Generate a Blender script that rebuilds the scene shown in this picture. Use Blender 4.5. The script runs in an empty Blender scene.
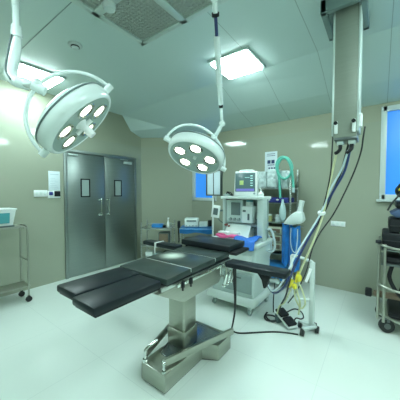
import bpy, bmesh, math, random
from mathutils import Vector, Matrix
random.seed(7)
SC = bpy.context.scene
COL = SC.collection
PI = math.pi
V = Vector

# ------------------------------------------------------------------ materials
def mat(name, col, rough=0.5, metal=0.0, noise=0.04, scale=8.0, emit=None, es=0.0, trans=0.0, bump=0.0,
        coat=0.0, stretch=(1, 1, 1), rvar=0.0, alpha=1.0, spec=0.5):
    m = bpy.data.materials.new(name); m.use_nodes = True
    nt = m.node_tree; b = nt.nodes['Principled BSDF']
    b.inputs['Roughness'].default_value = rough
    b.inputs['Metallic'].default_value = metal
    b.inputs['Coat Weight'].default_value = coat
    b.inputs['Coat Roughness'].default_value = 0.08
    b.inputs['Transmission Weight'].default_value = trans
    b.inputs['Specular IOR Level'].default_value = spec
    b.inputs['Alpha'].default_value = alpha
    tc = nt.nodes.new('ShaderNodeTexCoord'); mp = nt.nodes.new('ShaderNodeMapping')
    mp.inputs['Scale'].default_value = stretch
    nz = nt.nodes.new('ShaderNodeTexNoise'); nz.inputs['Scale'].default_value = scale
    nz.inputs['Detail'].default_value = 4
    nt.links.new(tc.outputs['Object'], mp.inputs['Vector']); nt.links.new(mp.outputs['Vector'], nz.inputs['Vector'])
    mx = nt.nodes.new('ShaderNodeMix'); mx.data_type = 'RGBA'
    mx.inputs[6].default_value = [c * (1 - noise) for c in col] + [1]
    mx.inputs[7].default_value = [min(1, c * (1 + noise)) for c in col] + [1]
    nt.links.new(nz.outputs['Fac'], mx.inputs[0]); nt.links.new(mx.outputs[2], b.inputs['Base Color'])
    if rvar:
        mr = nt.nodes.new('ShaderNodeMapRange')
        mr.inputs['To Min'].default_value = max(0.02, rough - rvar); mr.inputs['To Max'].default_value = rough + rvar
        nt.links.new(nz.outputs['Fac'], mr.inputs['Value']); nt.links.new(mr.outputs['Result'], b.inputs['Roughness'])
    if bump:
        bp = nt.nodes.new('ShaderNodeBump'); bp.inputs['Strength'].default_value = bump; bp.inputs['Distance'].default_value = 0.01
        nt.links.new(nz.outputs['Fac'], bp.inputs['Height']); nt.links.new(bp.outputs['Normal'], b.inputs['Normal'])
    if emit:
        b.inputs['Emission Color'].default_value = list(emit) + [1]; b.inputs['Emission Strength'].default_value = es
    return m

def line_grid(m, axes, width, dark, zone=None):
    """darken thin joint lines in a material; axes = [(axis, offset, period)] in object (= world) metres."""
    nt = m.node_tree; b = nt.nodes['Principled BSDF']
    src = b.inputs['Base Color'].links[0].from_socket
    tc = nt.nodes.new('ShaderNodeTexCoord'); sp = nt.nodes.new('ShaderNodeSeparateXYZ')
    nt.links.new(tc.outputs['Object'], sp.inputs[0])
    acc = None
    def math_(op, a, bb=None, cc=None):
        n = nt.nodes.new('ShaderNodeMath'); n.operation = op
        for i, v in enumerate((a, bb, cc)):
            if v is None: continue
            if isinstance(v, (int, float)): n.inputs[i].default_value = v
            else: nt.links.new(v, n.inputs[i])
        return n.outputs[0]
    for ax, off, per in axes:
        v = math_('SUBTRACT', sp.outputs[ax], off)
        v = math_('ADD', v, 50 * per)
        v = math_('MODULO', v, per)
        v = math_('SUBTRACT', v, per / 2); v = math_('ABSOLUTE', v); v = math_('GREATER_THAN', v, per / 2 - width / 2)
        acc = v if acc is None else math_('MAXIMUM', acc, v)
    if zone:      # joints exist only on the panelled field: right of zone[0], or beyond zone[1] and right of zone[2]
        za = math_('GREATER_THAN', sp.outputs[0], zone[0])
        zb = math_('MULTIPLY', math_('GREATER_THAN', sp.outputs[1], zone[1]), math_('GREATER_THAN', sp.outputs[0], zone[2]))
        acc = math_('MULTIPLY', acc, math_('MAXIMUM', za, zb))
    mx = nt.nodes.new('ShaderNodeMix'); mx.data_type = 'RGBA'
    nt.links.new(acc, mx.inputs[0]); nt.links.new(src, mx.inputs[6]); mx.inputs[7].default_value = list(dark) + [1]
    nt.links.new(mx.outputs[2], b.inputs['Base Color'])

M = {}
M['wall'] = mat('wall_paint', (0.35, 0.385, 0.30), 0.07, noise=0.05, scale=0.9, rvar=0.02)
def matt_above(m, z, rough, tint):
    nt = m.node_tree; b = nt.nodes['Principled BSDF']; n = nt.nodes
    tc = n.new('ShaderNodeTexCoord'); sp = n.new('ShaderNodeSeparateXYZ'); nt.links.new(tc.outputs['Object'], sp.inputs[0])
    g = n.new('ShaderNodeMath'); g.operation = 'GREATER_THAN'; g.inputs[1].default_value = z; nt.links.new(sp.outputs[2], g.inputs[0])
    src = b.inputs['Roughness'].links[0].from_socket
    mr = n.new('ShaderNodeMix'); mr.data_type = 'FLOAT'; nt.links.new(g.outputs[0], mr.inputs[0]); nt.links.new(src, mr.inputs[2]); mr.inputs[3].default_value = rough
    nt.links.new(mr.outputs[0], b.inputs['Roughness'])
    cs = b.inputs['Base Color'].links[0].from_socket
    mx = n.new('ShaderNodeMix'); mx.data_type = 'RGBA'; nt.links.new(g.outputs[0], mx.inputs[0]); nt.links.new(cs, mx.inputs[6]); mx.inputs[7].default_value = list(tint) + [1]
    nt.links.new(mx.outputs[2], b.inputs['Base Color'])
matt_above(M['wall'], 2.40, .6, (0.32, 0.345, 0.25))
M['ceil'] = mat('ceiling_panel', (0.54, 0.67, 0.64), 0.35, noise=0.03, scale=0.7)
line_grid(M['ceil'], [(0, -0.57, 0.63)], 0.006, (0.30, 0.40, 0.37), zone=(-1.3, 2.9, -2.0))
M['floor'] = mat('vitrified_tile', (0.70, 0.78, 0.73), 0.12, noise=0.03, scale=1.6, rvar=0.05)
line_grid(M['floor'], [(0, -0.35, 0.8), (1, 0.35, 0.8)], 0.004, (0.60, 0.68, 0.645))
M['steel'] = mat('brushed_steel', (0.52, 0.56, 0.54), 0.28, 1.0, 0.10, 6, stretch=(1, 1, 40), rvar=0.06)
M['doorsteel'] = mat('door_steel', (0.29, 0.335, 0.315), 0.33, 0.9, 0.10, 2.2, stretch=(1, 1, 30), rvar=0.08)
M['steeldark'] = mat('dark_steel', (0.16, 0.19, 0.185), 0.35, 0.9, 0.1)
M['chrome'] = mat('chrome', (0.75, 0.8, 0.78), 0.12, 1.0, 0.02)
M['steelbase'] = mat('polished_base_steel', (0.42, 0.44, 0.38), 0.3, 1.0, 0.12, 3, stretch=(1, 1, 14), rvar=0.05)
M['black'] = mat('black_plastic', (0.007, 0.009, 0.011), 0.5, noise=0.2, spec=0.3)
M['vinyl'] = mat('black_vinyl', (0.010, 0.016, 0.020), 0.38, noise=0.2, scale=30, bump=0.03, spec=0.3)
M['vinylgreen'] = mat('worn_vinyl', (0.030, 0.048, 0.044), 0.34, noise=0.2, scale=14, bump=0.03, spec=0.35)
M['coverplate'] = mat('cover_plate', (0.20, 0.23, 0.24), 0.2, 0.9, 0.1)
M['steelmatt'] = mat('matt_steel', (0.40, 0.42, 0.36), 0.4, 0.85, 0.10, 4, stretch=(1, 1, 20), rvar=0.05)
M['enamel'] = mat('white_enamel', (0.60, 0.69, 0.67), 0.25, noise=0.02)
M['lampwhite'] = mat('lamp_white', (0.74, 0.84, 0.82), 0.22, noise=0.02, coat=0.3)
M['lampface'] = mat('lamp_glass', (0.34, 0.46, 0.42), 0.15, noise=0.05)
M['reflect'] = mat('lamp_reflector', (0.6, 0.62, 0.5), 0.15, 0.9, 0.1)
M['bulb'] = mat('lamp_bulb', (1, 1, 1), 0.3, emit=(1.0, 1.0, 0.93), es=14)
M['dimbulb'] = mat('lamp_bulb_dim', (1, 1, 1), 0.3, emit=(1.0, 1.0, 0.93), es=3)
M['warmbulb'] = mat('lamp_bulb_warm', (1, 1, 1), 0.3, emit=(1.0, 0.95, 0.75), es=1.0)
M['troffer'] = mat('troffer_diffuser', (1, 1, 1), 0.4, emit=(0.78, 1.0, 0.995), es=33)
M['grille'] = mat('diffuser_grille', (0.42, 0.46, 0.42), 0.5, 0.3, 0.1, 60)
M['alu'] = mat('pale_aluminium', (0.55, 0.65, 0.61), 0.35, 0.3, 0.04)
M['columngrey'] = mat('column_grey', (0.25, 0.29, 0.24), 0.45, 0.15, 0.08, 5, stretch=(1, 1, 20))
M['collar'] = mat('collar_grey', (0.20, 0.28, 0.27), 0.4, 0.2, 0.08)
M['machine'] = mat('machine_shell', (0.56, 0.68, 0.66), 0.35, noise=0.03)
M['machinelight'] = mat('machine_light', (0.72, 0.82, 0.79), 0.35, noise=0.02)
M['machinegrey'] = mat('machine_grey', (0.30, 0.40, 0.39), 0.35, noise=0.05)
M['machinedark'] = mat('machine_dark', (0.10, 0.15, 0.15), 0.4, noise=0.08)
M['glassgrey'] = mat('display_glass', (0.16, 0.22, 0.22), 0.1, noise=0.1)
M['white'] = mat('white_plastic', (0.80, 0.86, 0.84), 0.35, noise=0.02)
M['paper'] = mat('paper', (0.72, 0.82, 0.86), 0.7, noise=0.05, scale=18)
M['ink'] = mat('ink', (0.03, 0.06, 0.16), 0.6)
M['blueplastic'] = mat('blue_plastic', (0.03, 0.24, 0.60), 0.3, noise=0.1)
M['bluecloth'] = mat('blue_drape', (0.03, 0.17, 0.62), 0.75, noise=0.2, scale=20, bump=0.2)
M['brightblue'] = mat('bright_blue_film', (0.03, 0.22, 0.66), 0.35, noise=0.6, scale=9, bump=0.3)
M['navy'] = mat('navy_cloth', (0.02, 0.03, 0.20), 0.7, noise=0.2)
M['slate'] = mat('slate_cloth', (0.05, 0.09, 0.18), 0.8, noise=0.2, scale=20)
M['pink'] = mat('pink_cloth', (0.80, 0.13, 0.33), 0.8, noise=0.1, scale=20)
M['teal'] = mat('teal_plastic', (0.08, 0.36, 0.40), 0.4, noise=0.1)
M['greenhose'] = mat('green_hose', (0.12, 0.50, 0.40), 0.35, noise=0.08)
M['yellow'] = mat('yellow_plastic', (0.75, 0.68, 0.05), 0.4, noise=0.05)
M['cream'] = mat('cream_hose', (0.62, 0.66, 0.40), 0.4, noise=0.05)
M['bluehose'] = mat('blue_hose', (0.015, 0.035, 0.13), 0.35, noise=0.05)
M['palehose'] = mat('pale_hose', (0.55, 0.68, 0.72), 0.35, noise=0.05)
M['wood'] = mat('brown_laminate', (0.17, 0.13, 0.085), 0.5, noise=0.25, scale=6, stretch=(1, 1, 12))
M['clear'] = mat('clear_plastic', (0.62, 0.82, 0.82), 0.2, noise=0.4, scale=26, bump=0.7, alpha=0.85)
M['lightgreen'] = mat('frosted_bag', (0.50, 0.68, 0.68), 0.35, noise=0.1, scale=14, bump=0.3)
M['rubber'] = mat('rubber', (0.02, 0.024, 0.024), 0.6, noise=0.2)
M['pane'] = mat('blue_window', (0.05, 0.25, 0.7), 0.25, noise=0.08, scale=1.2, emit=(0.03, 0.22, 0.75), es=0.6)
M['viewer'] = mat('view_panel', (0.60, 0.72, 0.78), 0.4, emit=(0.5, 0.75, 0.85), es=0.10)
M['doorglass'] = mat('door_window', (0.35, 0.44, 0.42), 0.2, noise=0.06)
M['scrback'] = mat('screen_back', (0.05, 0.08, 0.08), 0.2, emit=(0.06, 0.14, 0.14), es=0.7)
M['scrglow'] = mat('screen_glow', (0.2, 0.3, 0.05), 0.3, emit=(0.22, 0.36, 0.16), es=0.9)
M['scrviolet'] = mat('screen_violet', (0.1, 0.1, 0.3), 0.3, emit=(0.12, 0.12, 0.42), es=0.8)
M['scrtext'] = mat('screen_text', (0.3, 0.5, 0.5), 0.3, emit=(0.2, 0.45, 0.4), es=0.8)
M['red'] = mat('red_knob', (0.28, 0.07, 0.06), 0.4)

# ------------------------------------------------------------------ mesh builder
class MB:
    def __init__(s): s.v = []; s.f = []; s.mi = []
    def _add(s, bm, mi=0, mtx=None):
        off = len(s.v); bm.verts.index_update()
        for v in bm.verts: s.v.append((mtx @ v.co) if mtx else v.co.copy())
        for f in bm.faces: s.f.append([off + v.index for v in f.verts]); s.mi.append(mi)
        bm.free(); return s
    def box(s, x0, x1, y0, y1, z0, z1, bev=0.0, mi=0, rot=None, seg=2):
        bm = bmesh.new(); bmesh.ops.create_cube(bm, size=1)
        d = V((abs(x1 - x0), abs(y1 - y0), abs(z1 - z0)))
        for v in bm.verts: v.co = V((v.co.x * d.x, v.co.y * d.y, v.co.z * d.z))
        if bev > 0: bmesh.ops.bevel(bm, geom=bm.edges[:], offset=min(bev, min(d) * 0.45), segments=seg, affect='EDGES', profile=0.5)
        m = Matrix.Translation(((x0 + x1) / 2, (y0 + y1) / 2, (z0 + z1) / 2))
        if rot: m = m @ rot
        return s._add(bm, mi, m)
    def obox(s, c, d, R, bev=0.0, mi=0):
        return s.box(c[0] - d[0] / 2, c[0] + d[0] / 2, c[1] - d[1] / 2, c[1] + d[1] / 2, c[2] - d[2] / 2, c[2] + d[2] / 2, bev, mi, R)
    def cyl(s, p0, p1, r0, r1=None, seg=20, mi=0):
        p0, p1 = V(p0), V(p1); r1 = r0 if r1 is None else r1
        d = p1 - p0; bm = bmesh.new()
        bmesh.ops.create_cone(bm, cap_ends=True, segments=seg, radius1=r0, radius2=r1, depth=d.length)
        m = Matrix.Translation((p0 + p1) / 2) @ d.to_track_quat('Z', 'Y').to_matrix().to_4x4()
        return s._add(bm, mi, m)
    def ball(s, c, r, mi=0, seg=20, sc=(1, 1, 1), R=None):
        bm = bmesh.new(); bmesh.ops.create_uvsphere(bm, u_segments=seg, v_segments=seg // 2 + 2, radius=r)
        m = Matrix.Translation(c) @ (R.to_4x4() if R else Matrix.Identity(4)) @ Matrix.Diagonal((*sc, 1))
        return s._add(bm, mi, m)
    def tube(s, pts, r, seg=10, mi=0, sub=6, closed=False, radii=None, ridge=0.0):
        P = [V(p) for p in pts]; n = len(P); out = []; rr = []
        if sub > 1 and n > 2:
            rng = range(n if closed else n - 1)
            for i in rng:
                g = lambda k: P[k % n] if closed else P[max(0, min(n - 1, k))]
                a, b, c, d = g(i - 1), g(i), g(i + 1), g(i + 2)
                for j in range(sub):
                    t = j / sub
                    out.append(0.5 * ((2 * b) + (c - a) * t + (2 * a - 5 * b + 4 * c - d) * t * t + (3 * b - a - 3 * c + d) * t ** 3))
                    if radii: rr.append(radii[i] * (1 - t) + radii[(i + 1) % n] * t)
            if not closed:
                out.append(P[-1])
                if radii: rr.append(radii[-1])
        else: out = P; rr = list(radii) if radii else []
        N = len(out); off = len(s.v); up = None
        for i, p in enumerate(out):
            a = out[(i - 1) % N] if closed or i > 0 else out[i]
            b = out[(i + 1) % N] if closed or i < N - 1 else out[i]
            t = (b - a).normalized()
            if up is None: up = t.orthogonal().normalized()
            up = (up - t * up.dot(t)).normalized(); sd = t.cross(up)
            rad = (rr[i] if rr else r) * (1 + (ridge if i % 2 else 0))
            for k in range(seg):
                an = 2 * PI * k / seg
                s.v.append(p + (up * math.cos(an) + sd * math.sin(an)) * rad)
        for i in range(N if closed else N - 1):
            for k in range(seg):
                j = (i + 1) % N
                s.f.append([off + i * seg + k, off + i * seg + (k + 1) % seg, off + j * seg + (k + 1) % seg, off + j * seg + k]); s.mi.append(mi)
        if not closed:
            s.f.append([off + k for k in range(seg)][::-1]); s.mi.append(mi)
            s.f.append([off + (N - 1) * seg + k for k in range(seg)]); s.mi.append(mi)
        return s
    def lathe(s, prof, mtx=None, seg=48, mi=0):
        bm = bmesh.new(); rings = []
        for r, z in prof:
            rings.append([bm.verts.new((0, 0, z))] if r < 1e-6 else [bm.verts.new((r * math.cos(2 * PI * k / seg), r * math.sin(2 * PI * k / seg), z)) for k in range(seg)])
        for a, b in zip(rings, rings[1:]):
            for k in range(seg):
                q = (k + 1) % seg
                if len(a) == 1 and len(b) == 1: continue
                if len(a) == 1: bm.faces.new((a[0], b[q], b[k]))
                elif len(b) == 1: bm.faces.new((a[k], a[q], b[0]))
                else: bm.faces.new((a[k], a[q], b[q], b[k]))
        bm.normal_update()
        bmesh.ops.recalc_face_normals(bm, faces=bm.faces[:])
        return s._add(bm, mi, mtx)
    def prism(s, poly, axis, a0, a1, mi=0, bev=0.0):
        """poly: 2D points in the two other axes (in x,y,z order), extruded along axis."""
        bm = bmesh.new()
        def mk(p, a):
            q = list(p); q.insert(axis, a); return bm.verts.new(q)
        A = [mk(p, a0) for p in poly]; B = [mk(p, a1) for p in poly]; n = len(poly)
        bm.faces.new(A); bm.faces.new(B[::-1])
        for i in range(n): bm.faces.new((A[i], B[i], B[(i + 1) % n], A[(i + 1) % n]))
        bmesh.ops.recalc_face_normals(bm, faces=bm.faces[:])
        if bev: bmesh.ops.bevel(bm, geom=bm.edges[:], offset=bev, segments=2, affect='EDGES', profile=0.5)
        return s._add(bm, mi)
    def quad(s, pts, mi=0):
        off = len(s.v); s.v += [V(p) for p in pts]; s.f.append([off + i for i in range(len(pts))]); s.mi.append(mi); return s
    def sheet(s, fn, nu, nv, th, mi=0):
        """draped sheet with thickness th; fn(u,v)->point"""
        g = [[V(fn(i / nu, j / nv)) for j in range(nv + 1)] for i in range(nu + 1)]
        off = len(s.v); W = nv + 1; T = (nu + 1) * W
        for row in g:
            for p in row: s.v.append(p)
        for row in g:
            for p in row: s.v.append(p - V((0, 0, th)))
        idx = lambda i, j: off + i * W + j
        for i in range(nu):
            for j in range(nv):
                s.f.append([idx(i, j), idx(i + 1, j), idx(i + 1, j + 1), idx(i, j + 1)]); s.mi.append(mi)
                s.f.append([T + q for q in (idx(i, j), idx(i, j + 1), idx(i + 1, j + 1), idx(i + 1, j))]); s.mi.append(mi)
        bd = [(i, 0) for i in range(nu)] + [(nu, j) for j in range(nv)] + [(i, nv) for i in range(nu, 0, -1)] + [(0, j) for j in range(nv, 0, -1)]
        for a, b in zip(bd, bd[1:] + bd[:1]):
            s.f.append([idx(*b), idx(*a), T + idx(*a), T + idx(*b)]); s.mi.append(mi)
        return s

def build(name, mb, mats, parent=None, label=None, origin=None, ang=35):
    """link an MB (world coordinates) as ONE mesh object under parent (its thing) or on its own."""
    if not isinstance(mats, (list, tuple)): mats = [mats]
    if parent is not None:
        r = parent; o0 = V((0, 0, 0))
        while r is not None: o0 += r.location; r = r.parent
        inv = None
        if 'yaw_pivot' in parent: pass
    else:
        if origin is None:
            xs = [v.x for v in mb.v]; ys = [v.y for v in mb.v]; zs = [v.z for v in mb.v]
            origin = ((min(xs) + max(xs)) / 2, (min(ys) + max(ys)) / 2, min(zs))
        o0 = V(origin)
    me = bpy.data.meshes.new(name)
    me.from_pydata([(v.x - o0.x, v.y - o0.y, v.z - o0.z) for v in mb.v], [], mb.f)
    for m in mats: me.materials.append(m)
    for p, i in zip(me.polygons, mb.mi): p.material_index = i; p.use_smooth = True
    me.update(); me.set_sharp_from_angle(angle=math.radians(ang))
    o = bpy.data.objects.new(name, me); COL.objects.link(o)
    if parent is not None: o.parent = parent
    else: o.location = o0
    if label: o['label'] = label
    return o

def tag(o, label, cat, group=None, kind=None):
    o['label'] = label; o['category'] = cat
    if group: o['group'] = group
    if kind: o['kind'] = kind
    return o
def thing(name, loc, label, cat, group=None):
    o = bpy.data.objects.new(name, None); COL.objects.link(o); o.location = loc; o.empty_display_size = 0.1
    return tag(o, label, cat, group)
def struct(name, mb, mats, label, cat, parent=None, origin=(0, 0, 0)):
    o = build(name, mb, mats, parent, origin=origin)
    if parent is None: tag(o, label, cat, kind='structure')
    return o
def RX(a): return Matrix.Rotation(math.radians(a), 4, 'X')
def RY(a): return Matrix.Rotation(math.radians(a), 4, 'Y')
def RZ(a): return Matrix.Rotation(math.radians(a), 4, 'Z')

# ------------------------------------------------------------------ room
XL, XR, YF, YB = -4.16, 2.2, 4.09, -2.3
HC = 2.97
CA, CB = (XL, 3.50), (-3.22, YF)     # the cut corner between left wall and far wall
struct('floor', MB().box(XL - .1, XR + .1, YB - .1, YF + .1, -0.1, 0.0), M['floor'], 'pale glossy tiled floor of the operating room', 'floor')
struct('wall_left', MB().box(XL - .1, XL, YB - .1, CA[1] + .02, 0, 3.2), M['wall'], 'left wall with the double steel door', 'wall')
mb = MB(); mb.prism([CA, CB, (CB[0], CB[1] + .1), (CA[0] - .1, CA[1] + 0.02)], 2, 0, 3.2)
struct('wall_corner', mb, M['wall'], 'angled wall across the far left corner', 'wall')
# far wall with two window openings
WIN = [(-3.19, -2.62, 1.28, 2.50), (0.02, 0.85, 1.37, 2.56)]
mb = MB()
xs = [CB[0], WIN[0][0], WIN[0][1], WIN[1][0], WIN[1][1], XR + .1]
for i in range(0, 5):
    x0, x1 = xs[i], xs[i + 1]
    w = WIN[0] if i == 1 else WIN[1] if i == 3 else None
    if w: mb.box(x0, x1, YF, YF + .1, 0, w[2]); mb.box(x0, x1, YF, YF + .1, w[3], 3.2)
    else: mb.box(x0, x1, YF, YF + .1, 0, 3.2)
struct('wall_far', mb, M['wall'], 'far wall behind the anaesthesia machine', 'wall')
struct('wall_right', MB().box(XR, XR + .1, YB - .1, YF + .1, 0, 3.2), M['wall'], 'right side wall outside the view', 'wall')
struct('wall_rear', MB().box(XL - .1, XR + .1, YB - .1, YB, 0, 3.2), M['wall'], 'rear wall behind the camera', 'wall')
for n, (x0, x1, z0, z1) in enumerate(WIN, 1):
    f = .045; mb = MB()
    for a in ((x0 - .02, x0 + f, z0 - .02, z1 + .02), (x1 - f, x1 + .02, z0 - .02, z1 + .02), (x0, x1, z1 - f, z1 + .02), (x0, x1, z0 - .02, z0 + f)):
        mb.box(a[0], a[1], YF - .02, YF + .06, a[2], a[3], .005)
    w = struct('window_%d' % n, mb, M['enamel'], ['white framed window glowing blue behind the film view box', 'white framed blue window above the black cushions'][n - 1], 'window', origin=(x0, YF, z0))
    build('window_pane', MB().box(x0 + .03, x1 - .03, YF + .03, YF + .04, z0 + .03, z1 - .03), M['pane'], w, label='blue frosted pane')
    if n == 2: build('window_sill', MB().box(x0 - .05, x1 + .05, YF - .07, YF + .02, z0 - .05, z0 - .02, .005), M['enamel'], w)
# ceiling: flat field + two sloped bands along far wall, which turn with the cut corner
mb = MB()
Y1, Y2, Z2, Z3 = 2.90, 3.63, 2.75, 2.62
a = [(XL, 3.03, HC), (-2.75, 2.93, HC), (XR, Y1, HC)]
b = [(XL, 3.23, 2.70), (-3.45, 3.58, 2.73), (XR, Y2, Z2)]
c = [(XL, CA[1] + .01, 2.60), (CB[0], YF + .01, 2.60), (XR, YF + .01, 2.64)]
mb.quad([(XL, YB, HC), (XL, 3.03, HC), a[1], a[2], (XR, YB, HC)][::1])
for p, q in ((a, b), (b, c)):
    for i in range(2): mb.quad([p[i], q[i], q[i + 1], p[i + 1]])
ce = struct('ceiling', mb, M['ceil'], 'pale green metal panel ceiling with sloped bands', 'ceiling')
for p in ce.data.polygons: p.use_smooth = False
struct('trim_1', MB().box(-3.6, -1.965, .995, 1.002, HC - .003, HC), M['collar'], 'thin dark joint line in the ceiling panels', 'ceiling joint')

# ceiling lights
LG = 'square recessed ceiling lights'
def troffer(x, y, lab, w=.25):
    t = thing('ceiling_light', (x, y, HC), lab, 'ceiling light', LG)
    m_ = MB(); e = w + .03
    for (x0, x1, y0, y1) in ((-e, e, -e, -w), (-e, e, w, e), (-e, -w, -w, w), (w, e, -w, w)):
        m_.box(x + x0, x + x1, y + y0, y + y1, HC - .022, HC - .001, .003)
    build('light_frame', m_, M['alu'], t)
    build('diffuser', MB().box(x - w, x + w, y - w, y + w, HC - .045, HC - .006, .01), M['troffer'], t)
troffer(-1.39, 2.63, 'bright square ceiling light above the monitor side, right of the hanging lamp arm', .225)
troffer(-3.66, 1.32, 'bright square ceiling light partly behind the left surgical lamp arm', .245)
troffer(-1.58, -0.35, 'square ceiling light behind the camera position, nearer the left', .25)
troffer(0.75, 2.3, 'added unseen square fill light beyond the right edge, near the far window', .25)  # added out of view to raise the fill light
troffer(0.75, -0.35, 'added unseen square fill light behind the camera, nearer the right wall', .25)  # extra unseen panel, put in for frontal fill
troffer(0.75, 1.0, 'added unseen square fill light near the right wall, between the two others there', .25)  # added as fill, placed so its wall reflection stays out of view

# laminar air diffuser
dx, dy = -1.975, 1.70
t = thing('air_diffuser', (-1.1, .7, HC), 'large perforated ceiling air outlet framed in pale strips above the table', 'air vent')
fr = MB(); XE, YE = -.1, -.25
fr.box(dx, XE, dy - .05, dy, HC - .03, HC - .001, .004); fr.box(dx, XE, YE, YE + .05, HC - .03, HC - .001, .004)
fr.box(dx, dx + .05, YE, dy, HC - .03, HC - .001, .004); fr.box(XE - .05, XE, YE, dy, HC - .03, HC - .001, .004)
for x in (-1.41, -.78): fr.box(x - .035, x + .035, YE, dy, HC - .03, HC - .001, .004)
for y in (1.17, .52): fr.box(dx, XE, y - .035, y + .035, HC - .03, HC - .001, .004)
for i in range(7):
    fr.cyl((dx + .1 + i * .28, dy - .025, HC - .035), (dx + .1 + i * .28, dy - .025, HC - .028), .008, seg=8)
    fr.cyl((dx + .025, dy - .1 - i * .26, HC - .035), (dx + .025, dy - .1 - i * .26, HC - .028), .008, seg=8)
build('vent_frame', fr, M['alu'], t)
for (x0, x1) in ((dx + .05, -1.445), (-1.375, -.815), (-.745, XE - .05)):
    for (y0, y1) in ((1.205, dy - .05), (.555, 1.135), (YE + .05, .485)):
        g = MB(); g.box(x0, x1, y0, y1, HC - .012, HC - .006)
        n = 14
        for i in range(1, n): g.box(x0 + (x1 - x0) * i / n - .004, x0 + (x1 - x0) * i / n + .004, y0, y1, HC - .018, HC - .011)
        for i in range(1, n): g.box(x0, x1, y0 + (y1 - y0) * i / n - .004, y0 + (y1 - y0) * i / n + .004, HC - .018, HC - .011)
        build('vent_grille', g, [M['grille']], t)
tag(build('sprinkler_cover', MB().lathe([(0, -.05), (.04, -.05), (.05, -.035), (.05, -.01), (.035, 0)], Matrix.Translation((-1.76, 1.17, HC - .02)), 24), M['enamel'], origin=(-1.76, 1.17, HC - .02)),
    'small round white cover on the strip of the ceiling air outlet', 'sprinkler')
sd = thing('smoke_detector', (-2.56, 1.30, HC), 'small round white smoke detector on the ceiling between the two surgical lamps', 'smoke detector')
build('detector_base', MB().lathe([(0, -.018), (.062, -.018), (.068, -.008), (.068, 0)], Matrix.Translation((-2.56, 1.30, HC)), 28), M['enamel'], sd)
build('sensor_cap', MB().lathe([(0, -.045), (.025, -.045), (.036, -.032), (.036, -.02)], Matrix.Translation((-2.56, 1.30, HC)), 24).cyl((-2.56, 1.30, HC - .018), (-2.56, 1.30, HC - .028), .042, .042, 24, 1), [M['enamel'], M['black']], sd)

# ------------------------------------------------------------------ double door in left wall
D0, D1, DT = 1.91, 3.31, 2.10
dm = (D0 + D1) / 2
mb = MB(); X = XL
mb.box(X - .01, X + .035, D0 - .03, D0 + .015, 0, DT + .05, .004); mb.box(X - .01, X + .035, D1 - .015, D1 + .03, 0, DT + .05, .004)
mb.box(X - .01, X + .04, D0 - .03, D1 + .03, DT, DT + .055, .004)
door = struct('door_1', mb, M['doorsteel'], 'double stainless steel door with two small windows', 'door', origin=(XL, dm, 0))
for k, (a, b_, hy, wc) in enumerate(((D0 + .015, dm - .004, 2.50, 2.235), (dm + .004, D1 - .015, 2.66, 2.895))):
    lf = build('door_leaf', MB().box(X + .002, X + .022, a, b_, .01, DT - .003, .003), M['doorsteel'], door)
    w0, w1 = wc - .085, wc + .085
    wf = MB()
    for q in ((w0, w1, 1.655, 1.675), (w0, w1, 1.355, 1.375), (w0, w0 + .02, 1.355, 1.675), (w1 - .02, w1, 1.355, 1.675)):
        wf.box(X + .02, X + .03, q[0], q[1], q[2], q[3], .003)
    wfr = build('door_window_frame', wf, M['black'], lf, label='black rubber window surround')
    build('door_window_pane', MB().box(X + .020, X + .026, w0 + .01, w1 - .01, 1.365, 1.665), M['doorglass'], lf, label='pale glass pane')
    hh = MB().tube([(X + .022, hy, 1.30), (X + .075, hy, 1.31), (X + .08, hy, 1.29), (X + .08, hy, 1.17), (X + .08, hy, 1.05), (X + .075, hy, 1.02), (X + .022, hy, 1.03)], .011, 12)
    for z in (1.30, 1.03): hh.cyl((X + .021, hy, z), (X + .028, hy, z), .02)
    build('door_handle', hh, M['chrome'], lf)
cl = MB().box(X + .025, X + .07, 3.02, 3.20, DT - .10, DT - .05, .006); cl.obox((X + .06, 3.02, DT - .02), (.012, .20, .012), RZ(8), .002)
build('door_closer', cl, M['alu'], door)
cl = MB().box(X + .025, X + .06, 1.95, 2.10, DT - .05, DT - .02, .006)
build('door_latch', cl, M['alu'], door)

# wall plates
s_ = thing('switch_plate', (XL, 1.55, 1.42), 'white wall switch plate left of the pinned notice', 'switch plate')
build('plate', MB().box(XL, XL + .012, 1.45, 1.635, 1.375, 1.475, .004), M['white'], s_)
for i in range(3): build('rocker_switch', MB().box(XL + .011, XL + .017, 1.475 + i * .055, 1.505 + i * .055, 1.40, 1.45, .003), M['machinelight'], s_)
nt_ = MB().box(XL, XL + .006, 1.655, 1.825, 1.47, 1.775, .001)
nt_.box(XL + .006, XL + .007, 1.675, 1.805, 1.72, 1.73, mi=1)
for i in range(6): nt_.box(XL + .006, XL + .0066, 1.675, 1.79 - (i % 3) * .02, 1.52 + i * .028, 1.524 + i * .028, mi=1)
tag(build('notice_sheet', nt_, [M['paper'], mat('faint_ink', (.45, .55, .62), .7)]), 'pale blue white notice sheet on the wall left of the steel door', 'notice')
s_ = thing('dark_switch_box', (XL, 1.74, 1.42), 'white box with two dark square buttons under the pinned notice', 'switch box')
build('plate', MB().box(XL, XL + .014, 1.64, 1.825, 1.35, 1.465, .004), M['white'], s_)
build('button', MB().box(XL + .012, XL + .024, 1.655, 1.71, 1.395, 1.45, .004), M['navy'], s_)
build('button', MB().box(XL + .012, XL + .028, 1.732, 1.818, 1.375, 1.46, .004), M['black'], s_)
s_ = thing('socket_plate', (-.48, YF, .98), 'long white wall socket plate right of the hanging hoses', 'socket plate')
build('plate', MB().box(-.575, -.385, YF - .012, YF, .94, 1.015, .004), M['white'], s_)
for i in range(3): build('socket', MB().box(-.56 + i * .06, -.525 + i * .06, YF - .017, YF - .010, .955, 1.0, .003), M['machinelight'], s_)
ps = MB().box(-1.61, -1.395, YF - .006, YF, 1.785, 2.135, .001)
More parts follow.
